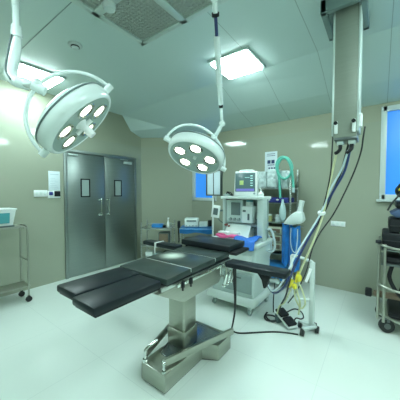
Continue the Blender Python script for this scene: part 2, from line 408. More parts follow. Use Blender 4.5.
for i, z in enumerate((2.09, 2.06)): ps.box(-1.575, -1.43, YF - .0075, YF - .006, z, z + .008, mi=1)
for x in (-1.565, -1.495): ps.box(x, x + .055, YF - .0075, YF - .006, 1.93, 1.99, mi=1)
for z in (1.90,): ps.box(-1.56, -1.44, YF - .0075, YF - .006, z, z + .012, mi=1)
for x in (-1.545, -1.50, -1.455): ps.box(x, x + .03, YF - .0075, YF - .006, 1.84, 1.865, mi=1)
tag(build('wall_poster', ps, [M['paper'], M['ink']]), 'white poster with dark blue print on the wall above the plastic bags', 'poster')

# ------------------------------------------------------------------ ceiling supply column
px0, px1, py0, py1 = -.325, -.138, 2.20, 2.46
pc = thing('supply_column', ((px0 + px1) / 2, 2.34, HC), 'tall grey ceiling supply column with sockets at its lower end', 'ceiling column')
cm = MB()
cx0, cx1, cy0, cy1 = -.41, -.10, 2.17, 2.62
cm.box(cx0, cx1, cy0, cy0 + .045, 2.87, HC - .001, .006); cm.box(cx0, cx1, cy1 - .045, cy1, 2.87, HC - .001, .006)
cm.box(cx0, cx0 + .045, cy0, cy1, 2.87, HC - .001, .006); cm.box(cx1 - .045, cx1, cy0, cy1, 2.87, HC - .001, .006)
cm.box(cx0 + .02, cx1 - .02, cy0 + .02, cy1 - .02, 2.90, HC - .001)
py0 = 2.25
build('ceiling_collar', cm, M['collar'], pc)
build('column_body', MB().box(px0 + .012, px1 - .012, py0, py1, 1.89, 2.93, .004), M['columngrey'], pc)
for xx in (px0, px1 - .014): build('edge_profile', MB().box(xx, xx + .014, py0 - .004, py1 + .004, 1.93 if xx > px0 else 1.91, 2.90, .003), M['alu'], pc, label='pale metal edge strip')
build('base_cap', MB().box(px0 + .02, px1 - .01, py0 + .004, py1 - .02, 1.865, 1.892, .004), M['steeldark'], pc)
for i, (x, m_) in enumerate(((-.292, 'white'), (-.17, 'white'))):
    o = build('gas_outlet', MB().box(x - .012, x + .012, py0 - .02, py0, 1.92, 2.02, .004).cyl((x, py0 - .035, 1.99), (x, py0, 1.99), .012), M[m_], pc)
    build('outlet_knob', MB().cyl((x, py0 - .045, 2.00), (x, py0 - .02, 2.00), .014), M['black'], o)
for x in (-.265, -.185):
    o = build('hose_connector', MB().box(x - .024, x + .024, py0 + .02, py0 + .08, 1.835, 1.868, .005), M['alu'], pc)
    build('connector_elbow', MB().tube([(x, py0 + .04, 1.84), (x, py0 + .03, 1.80), (x - .015, py0 + .01, 1.775), (x - .03, py0, 1.765)], .014), M['black'], o)
build('side_bracket', MB().box(px1, px1 + .02, py0, py0 + .07, 1.96, 2.06, .004), M['white'], pc)

# hoses from the column
tie = V((-.413, 2.422, 1.262))
def hose(name, pts, r, m_, lab, cat='hose', group=None, **k):
    return tag(build(name, MB().tube(pts, r, **k), m_), lab, cat, group)
hose('gas_hose', [(-.285, 2.25, 1.775), (-0.312, 2.32, 1.68), (-0.36, 2.37, 1.469), (-0.402, 2.43, 1.262), (-0.464, 2.399, 1.041), (-0.533, 2.376, 0.841), (-0.594, 2.385, 0.666), (-0.62, 2.421, 0.504), (-0.606, 2.487, 0.355), (-0.638, 2.565, 0.20)],
     .009, M['cream'], 'cream yellow hose hanging from the supply column to the white stand')
hose('gas_hose', [(-.190, 2.30, 1.84), (-0.236, 2.375, 1.638), (-0.318, 2.402, 1.469), (-0.420, 2.432, 1.262), (-0.503, 2.345, 1.045), (-0.579, 2.281, 0.855), (-0.64, 2.253, 0.685), (-0.714, 2.292, 0.543), (-0.849, 2.434, 0.412), (-0.94, 2.50, 0.45), (-.97, 2.56, .50)],
     .010, M['bluehose'], 'dark blue hose from the right connector of the supply column')
hose('gas_hose', [(-.205, 2.25, 1.78), (-0.262, 2.36, 1.638), (-0.346, 2.381, 1.469), (-0.424, 2.405, 1.253), (-0.525, 2.329, 1.036), (-0.600, 2.27, 0.873), (-0.672, 2.237, 0.685), (-0.747, 2.275, 0.553), (-0.866, 2.423, 0.433), (-0.94, 2.50, 0.46), (-.98, 2.57, .49)],
     .008, M['palehose'], 'pale blue hose in the bundle behind the dark blue one')
hose('power_cord', [(-.205, 2.31, 1.865), (-0.267, 2.396, 1.623), (-0.335, 2.413, 1.434), (-0.409, 2.444, 1.244), (-0.522, 2.355, 1.004), (-0.606, 2.32, 0.785), (-0.662, 2.333, 0.619), (-0.719, 2.407, 0.434), (-0.82, 2.572, 0.242), (-.86, 2.62, .12)],
     .008, M['rubber'], 'black cord bundled with the hoses under the supply column', 'cord')
hose('power_cord', [(-.10, 2.29, 1.96), (-.11, 2.30, 1.88), (-0.129, 2.408, 1.78), (-0.179, 2.486, 1.625), (-0.263, 2.539, 1.416), (-0.348, 2.593, 1.234), (-0.462, 2.624, 1.046), (-0.522, 2.572, 0.879), (-0.565, 2.531, 0.661), (-0.64, 2.466, 0.464), (-0.731, 2.517, 0.309)],
     .006, M['rubber'], 'black cord bowing out to the right of the hose bundle', 'cord')
hose('power_cord', [(-.318, 2.28, 1.93), (-.322, 2.28, 1.80), (-.335, 2.32, 1.62), (-.375, 2.38, 1.42), (-.41, 2.41, 1.29)],
     .005, M['rubber'], 'thin black cord down the left edge of the supply column to the tie', 'cord')
tag(build('cable_tie', MB().lathe([(0.0, -.012), (.03, -.014), (.035, 0), (.03, .014), (0, .012)], Matrix.Translation(tie + V((-.003, 0, 0))) @ RX(20), 20), M['white'], origin=tie), 'white tie holding the hanging hoses together', 'cable tie')
# yellow fittings
yf = thing('hose_fitting', (-.60, 2.38, .62), 'yellow hose fitting hanging below the arm board end', 'hose fitting')
build('fitting_body', MB().ball((-.592, 2.365, .645), .030, sc=(1, .8, 1.3)).ball((-.625, 2.35, .56), .024, sc=(1, 1, 1.2)).cyl((-.615, 2.36, .60), (-.592, 2.365, .70), .012), M['yellow'], yf)
build('fitting_tag', MB().obox((-.66, 2.355, .58), (.03, .008, .09), RY(25), .002), M['yellow'], yf)
hose('cream_tube', [(-.60, 2.36, .62), (-.56, 2.40, .50), (-.55, 2.45, .38), (-.60, 2.50, .30), (-.65, 2.48, .40), (-.64, 2.42, .53)], .008, M['cream'], 'cream tube looped below the yellow hose fitting', 'tube')
hose('cream_tube', [(-.64, 2.37, .58), (-.71, 2.44, .42), (-.77, 2.52, .30), (-.84, 2.58, .22), (-.87, 2.60, .12)], .008, M['cream'], 'cream tube falling to the foot switch', 'tube')

# ------------------------------------------------------------------ surgical lamps
def surgical_lamp(lab, C, n, axis_hint, R, m_dir, arm_parts, handle, bulbmat, warm, rot0):
    root = thing('surgical_lamp', (C[0], C[1], C[2]), lab, 'surgical lamp', 'ceiling mounted surgical lamps')
    C = V(C); n = V(n).normalized(); a = V(axis_hint); a = (a - n * a.dot(n)).normalized(); b = n.cross(a)
    # local frame: x=a, y=b', z=-n (back)
    zz = -n; yy = zz.cross(a)
    mtx = Matrix((a, yy, zz)).transposed().to_4x4(); mtx.translation = C
    sh = MB().lathe([(0, .36 * R), (.25 * R, .36 * R), (.5 * R, .33 * R), (.75 * R, .26 * R), (.92 * R, .16 * R), (.985 * R, .085 * R)], mtx, 64)
    shell = build('lamp_dome', sh, M['lampwhite'], root, ang=60)
    build('lamp_seam', MB().lathe([(.975 * R, .09 * R), (1.0 * R, .085 * R), (1.0 * R, .055 * R), (.975 * R, .05 * R)], mtx, 64), M['machinedark'], root, label='dark seal around the dome')
    rim = MB().lathe([(.985 * R, .055 * R), (1.0 * R, .0), (1.0 * R, -.10 * R), (.98 * R, -.20 * R), (.93 * R, -.27 * R), (.90 * R, -.275 * R), (.87 * R, -.25 * R)], mtx, 64)
    build('lamp_rim', rim, M['lampwhite'], root, ang=60)
    fc = MB().lathe([(0, -.20 * R), (.45 * R, -.215 * R), (.875 * R, -.255 * R), (.875 * R, -.20 * R), (0, -.15 * R)], mtx, 64)
    build('lamp_face', fc, M['lampface'], root, ang=60)
    for k in range(5):
        an = rot0 + 2 * PI * k / 5
        p = V((math.cos(an) * .56 * R, math.sin(an) * .56 * R, -.225 * R))
        lm = mtx @ Matrix.Translation(p)
        rb = build('reflector', MB().lathe([(.225 * R, .0), (.235 * R, -.03 * R), (.215 * R, -.035 * R), (.16 * R, -.012 * R)], lm, 32), M['reflect'], root)
        build('bulb', MB().lathe([(0, -.035 * R), (.10 * R, -.032 * R), (.16 * R, -.015 * R), (.16 * R, .0)], lm, 32), bulbmat if not (warm and k in warm) else M['warmbulb'], rb)
    hb = MB()
    if handle:
        hb.lathe([(0, -.60 * R), (.085 * R, -.58 * R), (.10 * R, -.46 * R), (.08 * R, -.32 * R), (.13 * R, -.26 * R), (.16 * R, -.2 * R)], mtx, 24)
        hb.cyl(mtx @ V((-.24 * R, 0, -.30 * R)), mtx @ V((.24 * R, 0, -.30 * R)), .05 * R)
        build('handle', hb, M['white'], root, label='white centre handle')
    else:
        hb.lathe([(0, -.26 * R), (.06 * R, -.255 * R), (.075 * R, -.2 * R)], mtx, 24)
        build('handle_socket', hb, M['lampwhite'], root)
    # yoke: half ring about the pivot axis a
    m_ = V(m_dir); m_ = (m_ - a * m_.dot(a)).normalized(); Ry = .300; Rm = .285 if handle else .32
    pts = [C + zz * (-.02) + a * (Ry * math.cos(t)) * -1 + m_ * (Rm * math.sin(t)) for t in [PI * i / 16 for i in range(17)]]
    yk = MB().tube([pts[0] + a * (Ry - R)] + pts + [pts[-1] - a * (Ry - R)], .012, 12, sub=3)
    for sgn, p in ((1, pts[0]), (-1, pts[-1])):
        yk.cyl(p - a * sgn * .02, p + a * sgn * .04, .085 * R)
    build('yoke', yk, M['lampwhite'], root, ang=60)
    mid = pts[8 if handle else 10]
    build('badge', MB().box(0, .001, 0, .001, 0, .001), M['machinegrey'], root) if False else None
    for nm, mb_, mt in arm_parts(mid, C): build(nm, mb_, mt, root, ang=50)
    return root, mid, mtx

LA = V((-1.1, .45, 2.80))
def arms1(mid, C):
    top = V((-2.0, .62, 2.80))
    d = MB().tube([LA, LA + (top - LA) * .5, top - V((-.06, 0, 0)), top - V((0, 0, .03)), top - V((0, 0, .1))], .024, 14, sub=4)
    pole = MB().cyl((top.x, top.y, 2.80), (top.x, top.y, 2.52), .021)
    sleeve = MB().lathe([(.021, .05), (.03, .045), (.034, 0), (.034, -.03), (.026, -.035)], Matrix.Translation((-2.0, .62, 2.53)), 24)
    elbow = MB().tube([(-2.0, .62, 2.51), (-2.015, .615, 2.44), (-2.03, .60, 2.33), (-2.035, .59, 2.25), (-2.0, .61, 2.205), (-1.96, .64, 2.19)], .03, 16, sub=5, radii=[.026, .036, .040, .038, .036, .03])
    seam = MB().tube([(-1.985, .588, 2.50), (-2.0, .578, 2.44), (-2.01, .562, 2.33), (-2.01, .556, 2.26), (-1.985, .575, 2.20)], .006, 8, sub=5)
    knuckle = MB().cyl((-1.975, .60, 2.195), (-1.945, .67, 2.185), .036); knuckle.ball((-1.955, .645, 2.19), .038)
    e = V(mid) + (V(mid) - C).normalized() * .01
    fore = MB().tube([(-1.955, .645, 2.19), ((-1.955 + e.x) / 2, (.645 + e.y) / 2, (2.19 + e.z) / 2 - .005), e], .024, 14, sub=4)
    j = MB().cyl(e - V((.01, .02, .01)), V(mid) - (V(mid) - C).normalized() * .05, .03); j.ball(e, .034)
    return [('ceiling_arm', d, M['lampwhite']), ('drop_pole', pole, M['lampwhite']), ('pole_sleeve', sleeve, M['lampwhite']), ('elbow_arm', elbow, M['lampwhite']), ('elbow_cable', seam, M['machinedark']), ('knuckle', knuckle, M['lampwhite']), ('fork_arm', fore, M['lampwhite']), ('yoke_joint', j, M['lampwhite'])]
def arms2(mid, C):
    A = V((-.90, 1.38, 2.74)); B = V((-1.196, 1.95, 2.229)); L = lambda t: A + (B - A) * t
    top = MB().tube([LA + V((0, 0, -.02)), V((-1.0, .9, 2.79)), V((-.93, 1.3, 2.80)), A + V((0, 0, .02))], .026, 14, sub=4); top.ball(A, .034)
    sp1 = MB().cyl(L(.0), L(.12), .017, .017)
    blackj = MB().cyl(L(.11), L(.135), .026)
    stripe = MB().cyl(L(.13), L(.28), .012)
    tubem = MB().cyl(L(.34), L(.95), .0235, .0235, 24)
    col = MB().cyl(L(.28), L(.36), .024); col2 = MB().cyl(L(.72), L(.745), .027)
    bj = MB().cyl(L(.95), L(.99), .019)
    J = V((-1.212, 1.995, 2.095))
    low = MB().cyl(L(.98), J, .014); low.ball(J, .03)
    e = V(mid)
    fk = MB().tube([J, (J + e) / 2 + V((0, 0, -.01)), e], .02, 12, sub=4); fk.ball(e, .032)
    return [('ceiling_arm', top, M['lampwhite']), ('spring_arm', tubem, M['lampwhite']), ('arm_end', sp1, M['lampwhite']), ('joint_band', blackj, M['black']), ('spring_rod', stripe, M['bluehose']), ('arm_collar', col, M['lampwhite']), ('arm_collar', col2, M['lampwhite']), ('lower_band', bj, M['black']), ('drop_rod', low, M['lampwhite']), ('yoke_joint', fk, M['lampwhite'])]
L1 = surgical_lamp('near large surgical lamp tilted sideways on the curved arm, at the upper left', (-1.605, .800, 1.935), (.468, .555, -.687), (.511, .464, .723), .27,
                   (-.402, -.615, .679), arms1, True, M['dimbulb'], (1, 3), .3)
L2 = surgical_lamp('surgical lamp facing down with five lit bulbs, hanging beside the column', (-1.359, 1.790, 1.812), (.003, -.506, -.862), (.546, .723, -.423), .265,
                   (-.071, .543, .837), arms2, False, M['bulb'], None, .60)
# mount holding both arms
mt = thing('lamp_mount', (LA.x, LA.y, HC), 'white ceiling mount from which the two surgical lamp arms hang', 'lamp mount')
build('mount_tube', MB().cyl((LA.x, LA.y, HC - .03), (LA.x, LA.y, 2.74), .045), M['lampwhite'], mt)
build('mount_cover', MB().lathe([(.045, -.07), (.12, -.05), (.14, -.02), (.14, 0)], Matrix.Translation((LA.x, LA.y, HC - .03)), 32), M['lampwhite'], mt)
def spot(name, loc, target, power, size, blend, rad, col):
    l = bpy.data.lights.new(name, 'SPOT'); l.energy = power; l.spot_size = math.radians(size); l.spot_blend = blend; l.shadow_soft_size = rad; l.color = col
    o = bpy.data.objects.new(name, l); COL.objects.link(o); o.location = loc
    o.rotation_euler = (V(target) - V(loc)).to_track_quat('-Z', 'Y').to_euler(); return o
spot('lamp_beam', V((-1.359, 1.79, 1.84)) + V((0, -.06, -.10)), (-1.45, 1.56, .89), 600, 14.5, 1.0, .05, (1, 1, .9))
spot('lamp_beam', V((-1.629, .786, 1.955)) + V((.06, .07, -.09)), (-1.0, 1.5, 0.9), 40, 80, 1, .05, (1, 1, .92))

# ------------------------------------------------------------------ operating table
ot = thing('operating_table', (-1.36, 1.5, 0), 'black padded operating table on a stainless steel column and base', 'operating table')
def pad(name, x0, x1, y0, y1, z, th, mt, dz=0, lab=None, par=ot, bev=.018):
    mb_ = MB(); c = ((x0 + x1) / 2, (y0 + y1) / 2, z - th / 2)
    an = math.degrees(math.atan2(dz, y1 - y0))
    mb_.obox(c, (x1 - x0, (y1 - y0), th), RX(an), bev)
    return build(name, mb_, mt, par, label=lab)
xa, xb, xm = -1.61, -1.10, -1.352
for (x0, x1, y0, y1) in ((-1.60, xm - .007, .665, 1.125), (xm + .007, -1.118, .635, 1.10)):
    p_ = pad('leg_pad', x0, x1, y0, y1, .882, .048, M['vinyl'], bev=.014)
    build('pad_base', MB().box(x0 + .012, x1 - .012, y0 + .015, y1, .822, .834, .003).box(x0 + .05, x1 - .05, y0 + .06, y1, .806, .823, .003), M['black'], p_)
pad('seat_pad', xa, xb, 1.13, 1.385, .888, .045, M['vinylgreen'], .008, bev=.010)
pad('back_pad', xa, xb, 1.393, 1.715, .893, .045, M['vinylgreen'], .002, bev=.010)
pad('shoulder_pad', xa + .01, xb - .005, 1.725, 1.96, .893, .042, M['vinylgreen'], bev=.010)
build('pad_tray', MB().box(xa + .006, xb - .006, 1.135, 1.955, .832, .850, .003), M['black'], ot, label='black tray under the seat and back pads')
hp = pad('head_pad', -1.67, -1.09, 1.93, 2.25, .955, .055, M['vinyl'], bev=.010)
build('pad_base', MB().box(-1.63, -1.03, 1.95, 2.22, .872, .898, .004), M['black'], hp)
fb = MB()
for x in (xa + .02, xb - .045): fb.box(x, x + .025, 1.10, 2.0, .80, .832, .003)
fb.box(xa + .05, xb - .05, 1.06, 2.0, .80, .826, .003)
build('tabletop_frame', fb, M['steel'], ot)
for x in (xa - .012, xb + .002):
    r_ = MB().box(x, x + .010, 1.22, 1.98, .80, .825, .002)
    for y in (1.32, 1.6, 1.9): r_.cyl((x - .005, y, .812), (x + .015, y, .812), .008, seg=10)
    build('side_rail', r_, M['chrome'], ot)
build('tabletop_housing', MB().prism([(1.06, .80), (1.32, .655), (1.80, .655), (1.86, .71), (1.86, .80)], 0, -1.585, -1.12, bev=.006), M['steelmatt'], ot)
for (x, y, bk_c) in ((-1.085, 1.27, 1), (-1.085, 1.36, 1), (-1.082, 1.765, 0), (-1.06, 1.84, 0)):
    h_ = .022 if bk_c else .06
    k_ = MB().box(x - .008, x + .010, y - .012, y + .012, .795 - h_ * .3, .835, .003).cyl((x, y, .80), (x, y, .79 - h_), .007)
    if not bk_c: k_.cyl((x - .01, y, .735), (x + .03, y, .735), .012, seg=12)
    build('rail_clamp', k_, M['black'] if bk_c else M['chrome'], ot, label='black clamp' if bk_c else 'chrome clamp')
build('section_joint', MB().box(xa + .005, xb - .005, 1.3855, 1.3925, .86, .8885, .001), M['alu'], ot, label='pale strip between the pads')
build('section_joint', MB().box(xa + .005, xb - .005, 1.7165, 1.7235, .86, .8895, .001), M['alu'], ot, label='pale strip between the pads')
for y in (1.80, 1.86, 1.93):
    c_ = MB().tube([(-1.06, y, .83), (-1.045, y + .005, .78), (-1.05, y - .005, .70), (-1.07, y, .64)], .011, 10, sub=4)
    c_.ball((-1.07, y, .64), .017)
    build('clamp_lever', c_, M['chrome'], ot)
# arm boards
for (x0, x1, y0, y1, z, s) in ((-1.04, -.53, 1.76, 1.90, .862, 1), (-2.20, -1.69, 1.86, 1.98, .885, -1)):
    ab = pad('arm_board', x0, x1, y0, y1, z, .045, M['vinyl'], bev=.012)
    xj = x0 if s > 0 else x1
    build('arm_board_bracket', MB().box(xj - .06 if s > 0 else xj - .03, xj + .03 if s > 0 else xj + .06, (y0 + y1) / 2 - .025, (y0 + y1) / 2 + .025, z - .075, z - .045, .004).box(x0 + .05, x1 - .05, (y0 + y1) / 2 - .03, (y0 + y1) / 2 + .03, z - .052, z - .044), M['steel'], ab)
    if s > 0:
        build('board_clamp', MB().prism([(-.77, .815), (-.66, .815), (-.675, .76), (-.70, .70), (-.715, .70), (-.73, .76)], 1, 1.80, 1.86, bev=.006), M['black'], ab, label='black clamp under the board')
        build('clamp_knob', MB().cyl((-.655, 1.81, .775), (-.60, 1.79, .785), .018).ball((-.60, 1.79, .785), .022), M['machinegrey'], ab, label='pale grey knob')
    if s < 0:
        build('arm_strap', MB().box(-2.0, -1.975, y0 - .006, y1 + .006, z - .052, z + .004, .003).box(-1.995, -1.98, y0 - .01, y0 - .004, z - .11, z - .04), M['white'], ab, label='white arm strap')
# column with cut corners
def cpoly(x0, x1, y0, y1, c_): return [(x0 + c_, y0), (x1 - c_, y0), (x1, y0 + c_), (x1, y1 - c_), (x1 - c_, y1), (x0 + c_, y1), (x0, y1 - c_), (x0, y0 + c_)]
build('table_column', MB().prism(cpoly(-1.44, -1.262, 1.49, 1.66, .012), 2, .15, .66, bev=.003), M['steelbase'], ot)
build('column_sleeve', MB().prism(cpoly(-1.448, -1.252, 1.482, 1.668, .012), 2, .15, .30, bev=.003), M['steelbase'], ot)
bs = MB().prism([(-1.45, 1.205), (-1.20, 1.205), (-1.20, 1.66), (-1.072, 1.726), (-1.072, 1.93), (-1.648, 1.93), (-1.648, 1.726), (-1.45, 1.60)], 2, .012, .145, bev=.004)
build('table_base', bs, M['steelbase'], ot)
build('base_plinth', MB().prism([(-1.44, 1.215), (-1.21, 1.215), (-1.21, 1.665), (-1.085, 1.74), (-1.085, 1.92), (-1.635, 1.92), (-1.635, 1.74), (-1.44, 1.61)], 2, 0, .014), M['black'], ot, label='black foot of the base')
build('base_cover', MB().prism([(-1.39, 1.35), (-1.27, 1.35), (-1.09, 1.88), (-1.60, 1.88)], 2, .145, .158, bev=.003), M['coverplate'], ot, label='dark polished cover plate')
for pts in ([(-1.262, 1.245), (-1.238, 1.245), (-1.03, 1.91), (-1.054, 1.91)], [(-1.45, 1.245), (-1.426, 1.245), (-1.624, 1.91), (-1.648, 1.91)]):
    build('base_rail', MB().prism(pts, 2, .168, .222, bev=.003), M['steelbase'], ot)
build('brake_lever', MB().tube([(-1.43, 1.225, .145), (-1.432, 1.225, .21), (-1.43, 1.235, .235), (-1.415, 1.27, .255), (-1.395, 1.32, .275)], .011, 12, sub=5).cyl((-1.43, 1.225, .145), (-1.43, 1.225, .165), .02), M['chrome'], ot)
build('jack_screw', MB().cyl((-1.225, 1.222, .145), (-1.225, 1.222, .215), .009).ball((-1.225, 1.222, .215), .015).cyl((-1.225, 1.222, .145), (-1.225, 1.222, .16), .016), M['chrome'], ot)

tc_ = hose('table_cable', [(-1.03, 1.92, .80), (-1.035, 1.93, .70), (-1.06, 1.99, .50), (-1.10, 2.06, .30), (-1.16, 2.13, .12), (-1.20, 2.17, .02)], .01, M['rubber'],
     'black strap cable hanging from the table edge to the floor', 'cable', radii=[.019, .017, .013, .010, .008, .007])
hose('floor_cable', [(-1.20, 2.19, .008), (-1.12, 2.20, .008), (-1.0, 2.30, .008), (-.86, 2.42, .008), (-.74, 2.49, .008), (-.63, 2.53, .008)], .008, M['rubber'], 'black cable lying across the floor to the white stand', 'cable')
hose('coiled_cable', [(-1.013, 2.692, .06), (-1.034, 2.656, .012), (-0.985, 2.602, .012), (-0.922, 2.629, .012), (-0.901, 2.692, .012), (-0.957, 2.737, .012), (-1.020, 2.692, .02), (-0.992, 2.620, .028), (-0.922, 2.602, .014), (-0.880, 2.638, .03)], .009, M['rubber'], 'black cable coiled on the floor between machine and foot switch', 'cable')
hose('grey_cable', [(-1.04, 3.0, .5), (-1.02, 2.95, .35), (-1.0, 2.85, .15), (-.98, 2.80, .02)], .007, M['rubber'], 'dark cable dropping to the floor behind the arm board', 'cable')

# ------------------------------------------------------------------ anaesthesia machine
am = thing('anaesthesia_machine', (-1.43, 2.86, 0), 'pale grey anaesthesia machine on castors behind the operating table', 'anaesthesia machine')
# base with flared skirt, tapered body
bm_ = MB()
def frust(mb_, r0, z0, r1, z1, bev=.02, mi=0):
    bm = bmesh.new()
    A = [bm.verts.new((x, y, z0)) for x, y in ((r0[0], r0[2]), (r0[1], r0[2]), (r0[1], r0[3]), (r0[0], r0[3]))]
    B_ = [bm.verts.new((x, y, z1)) for x, y in ((r1[0], r1[2]), (r1[1], r1[2]), (r1[1], r1[3]), (r1[0], r1[3]))]
    bm.faces.new(A[::-1]); bm.faces.new(B_)
    for i in range(4): bm.faces.new((A[i], A[(i + 1) % 4], B_[(i + 1) % 4], B_[i]))
    bmesh.ops.bevel(bm, geom=bm.edges[:], offset=bev, segments=3, affect='EDGES', profile=.5)
    return mb_._add(bm, mi)
frust(bm_, (-1.80, -1.11, 2.55, 3.14), .10, (-1.77, -1.13, 2.57, 3.12), .20, .03)
build('base_skirt', bm_, M['machinelight'], am)
build('machine_body', frust(MB(), (-1.72, -1.15, 2.60, 3.10), .19, (-1.70, -1.12, 2.62, 3.08), .82, .02), M['machine'], am)
pnl = build('front_panel', MB().box(-1.545, -1.17, 2.585, 2.62, .25, .47, .01), M['machinegrey'], am, label='darker grey drawer front')
build('drawer_pull', MB().box(-1.42, -1.30, 2.575, 2.59, .42, .435, .003), M['machinedark'], pnl)
build('upper_panel', MB().box(-1.66, -1.18, 2.592, 2.625, .50, .70, .008), M['machinelight'], am)
wt = build('worktop', frust(MB(), (-1.74, -1.09, 2.56, 3.05), .80, (-1.78, -1.08, 2.54, 3.05), .862, .015), M['machinelight'], am)
for (x, y) in ((-1.70, 2.63), (-1.19, 2.60), (-1.17, 3.06), (-1.70, 3.06)):
    c_ = MB().cyl((x - .012, y, .04), (x + .012, y, .04), .04).cyl((x - .016, y, .04), (x + .016, y, .04), .018, mi=1)
    c_.box(x - .022, x + .022, y - .02, y + .02, .07, .105, .006, mi=1)
    build('castor', c_, [M['machinegrey'], M['machinelight']], am)
bk = MB().box(-1.68, -1.12, 2.94, 2.99, .86, 1.36, .01)
build('back_panel', bk, M['machinegrey'], am)
tw = MB().box(-1.17, -1.09, 2.73, 2.86, .86, 1.37, .012)
build('side_tower', tw, M['machine'], am)
build('left_post', MB().box(-1.69, -1.64, 2.80, 2.97, .86, 1.37, .012), M['machine'], am)
build('top_shelf', MB().box(-1.66, -1.085, 2.70, 2.98, 1.36, 1.395, .008), M['machinelight'], am)
mu = build('gauge_unit', MB().box(-1.63, -1.39, 2.80, 3.0, 1.05, 1.345, .008), M['machine'], am)
build('gauge_display', MB().box(-1.555, -1.425, 2.792, 2.802, 1.15, 1.315, .002), M['glassgrey'], mu)
for x in (-1.56, -1.50, -1.44): build('gauge_knob', MB().cyl((x, 2.77, 1.095), (x, 2.80, 1.095), .019, .021), M['machinegrey'], mu)
vp = build('vaporizer', MB().box(-1.385, -1.245, 2.76, 2.97, 1.06, 1.27, .012).cyl((-1.315, 2.84, 1.27), (-1.315, 2.84, 1.325), .05), M['machinelight'], am)
build('vaporizer_dial', MB().cyl((-1.315, 2.84, 1.32), (-1.315, 2.84, 1.345), .045), M['teal'], vp)
build('vaporizer_window', MB().box(-1.305, -1.28, 2.754, 2.765, 1.10, 1.18, .003).box(-1.37, -1.33, 2.754, 2.765, 1.20, 1.225, .003), M['machinedark'], vp)
build('rear_unit', MB().box(-1.235, -1.16, 2.86, 3.0, 1.0, 1.20, .008), M['machinegrey'], am)
build('outlet_block', MB().box(-1.22, -1.17, 2.80, 2.86, 1.04, 1.12, .006).cyl((-1.195, 2.78, 1.08), (-1.195, 2.80, 1.08), .018), M['machinedark'], am)
build('shelf_rail', MB().box(-1.64, -1.15, 2.79, 2.99, 1.02, 1.045, .004), M['machinegrey'], am)
build('slanted_console', MB().obox((-1.44, 2.76, .955), (.34, .03, .17), RX(-32), .008).box(-1.60, -1.28, 2.82, 2.93, .862, .98, .01), M['machinelight'], am)
build('oxygen_knob', MB().cyl((-1.61, 2.74, 1.02), (-1.61, 2.80, 1.02), .014).cyl((-1.57, 2.76, 1.005), (-1.57, 2.80, 1.005), .011), M['red'], am, label='dull red knobs')
# absorber canister
build('absorber', MB().cyl((-1.21, 2.86, .86), (-1.21, 2.86, 1.0), .045).cyl((-1.21, 2.86, .93), (-1.21, 2.86, .94), .05), M['glassgrey'], am)
# small monitor on side arm
sm = build('side_arm', MB().tube([(-1.67, 2.86, 1.20), (-1.70, 2.82, 1.20), (-1.73, 2.74, 1.19)], .012).tube([(-1.735, 2.74, 1.13), (-1.73, 2.80, 1.06), (-1.68, 2.88, 1.0)], .006), M['machinedark'], am)
sc_ = build('side_screen_case', MB().obox((-1.745, 2.72, 1.19), (.115, .03, .165), RZ(10) @ RY(8), .008), M['white'], sm, label='white casing of small side screen')
build('side_screen', MB().obox((-1.737, 2.702, 1.19), (.065, .006, .09), RZ(10) @ RY(8), .002), M['machinedark'], sm)
# breathing hose on right
hose('breathing_hose', [(-1.06, 2.80, 1.0), (-1.03, 2.80, 1.01), (-1.0, 2.80, .96), (-.985, 2.82, .87), (-.99, 2.84, .78), (-1.03, 2.84, .73), (-1.09, 2.84, .74)], .013, M['palehose'], 'pale looped hose on the right flank of the machine', 'hose', ridge=.12)
# monitor
mo = thing('patient_monitor', (-1.385, 2.88, 1.395), 'white boxy patient monitor with lit screen on top of the machine', 'monitor')
build('monitor_case', frust(MB(), (-1.53, -1.235, 2.80, 2.98), 1.397, (-1.515, -1.235, 2.81, 2.97), 1.71, .012), M['white'], mo)
scn = MB().obox((-1.385, 2.803, 1.57), (.25, .006, .235), RX(-2), .002)
scn.obox((-1.385, 2.7985, 1.475), (.225, .004, .03), RX(-2), 0, 2)
scn.obox((-1.43, 2.7985, 1.565), (.05, .004, .055), RX(-2), .02, 1)
for i in range(5): scn.obox((-1.305, 2.7985, 1.53 + i * .03), (.03, .004, .012), RX(-2), 0, 3)
scn.obox((-1.36, 2.7985, 1.63), (.06, .004, .006), RX(-2), 0, 3)
build('monitor_screen', scn, [M['scrback'], M['scrglow'], M['scrviolet'], M['scrtext']], mo)
build('monitor_knob', MB().cyl((-1.27, 2.79, 1.43), (-1.27, 2.805, 1.43), .013), M['machinegrey'], mo)
build('carry_handle', MB().tube([(-1.47, 2.89, 1.705), (-1.46, 2.89, 1.722), (-1.385, 2.89, 1.727), (-1.30, 2.89, 1.722), (-1.29, 2.89, 1.705)], .01), M['white'], mo)
mo.rotation_euler.z = math.radians(17)
bt = thing('white_bottle', (-1.175, 2.86, 1.395), 'small white bottle on the machine shelf right of the monitor', 'bottle')
build('bottle_body', MB().lathe([(0, 0.002), (.034, .002), (.036, .03), (.018, .05), (.012, .06), (0, .06)], Matrix.Translation((-1.175, 2.86, 1.395)), 24), M['white'], bt)
build('bottle_cap', MB().cyl((-1.175, 2.86, 1.455), (-1.175, 2.86, 1.485), .01), M['white'], bt)
ph = thing('probe_tray', (-1.61, 2.84, 1.395), 'grey sensor lead heap on the machine shelf left of the monitor', 'sensor leads')
build('sensor_pod', MB().box(-1.67, -1.575, 2.78, 2.90, 1.396, 1.42, .01).ball((-1.63, 2.83, 1.425), .025, sc=(1.4, 1, .7)), M['machinegrey'], ph)
build('sensor_lead', MB().tube([(-1.63, 2.80, 1.43), (-1.60, 2.78, 1.44), (-1.57, 2.80, 1.42), (-1.56, 2.84, 1.403), (-1.60, 2.86, 1.44), (-1.65, 2.84, 1.45)], .007), M['black'], ph)
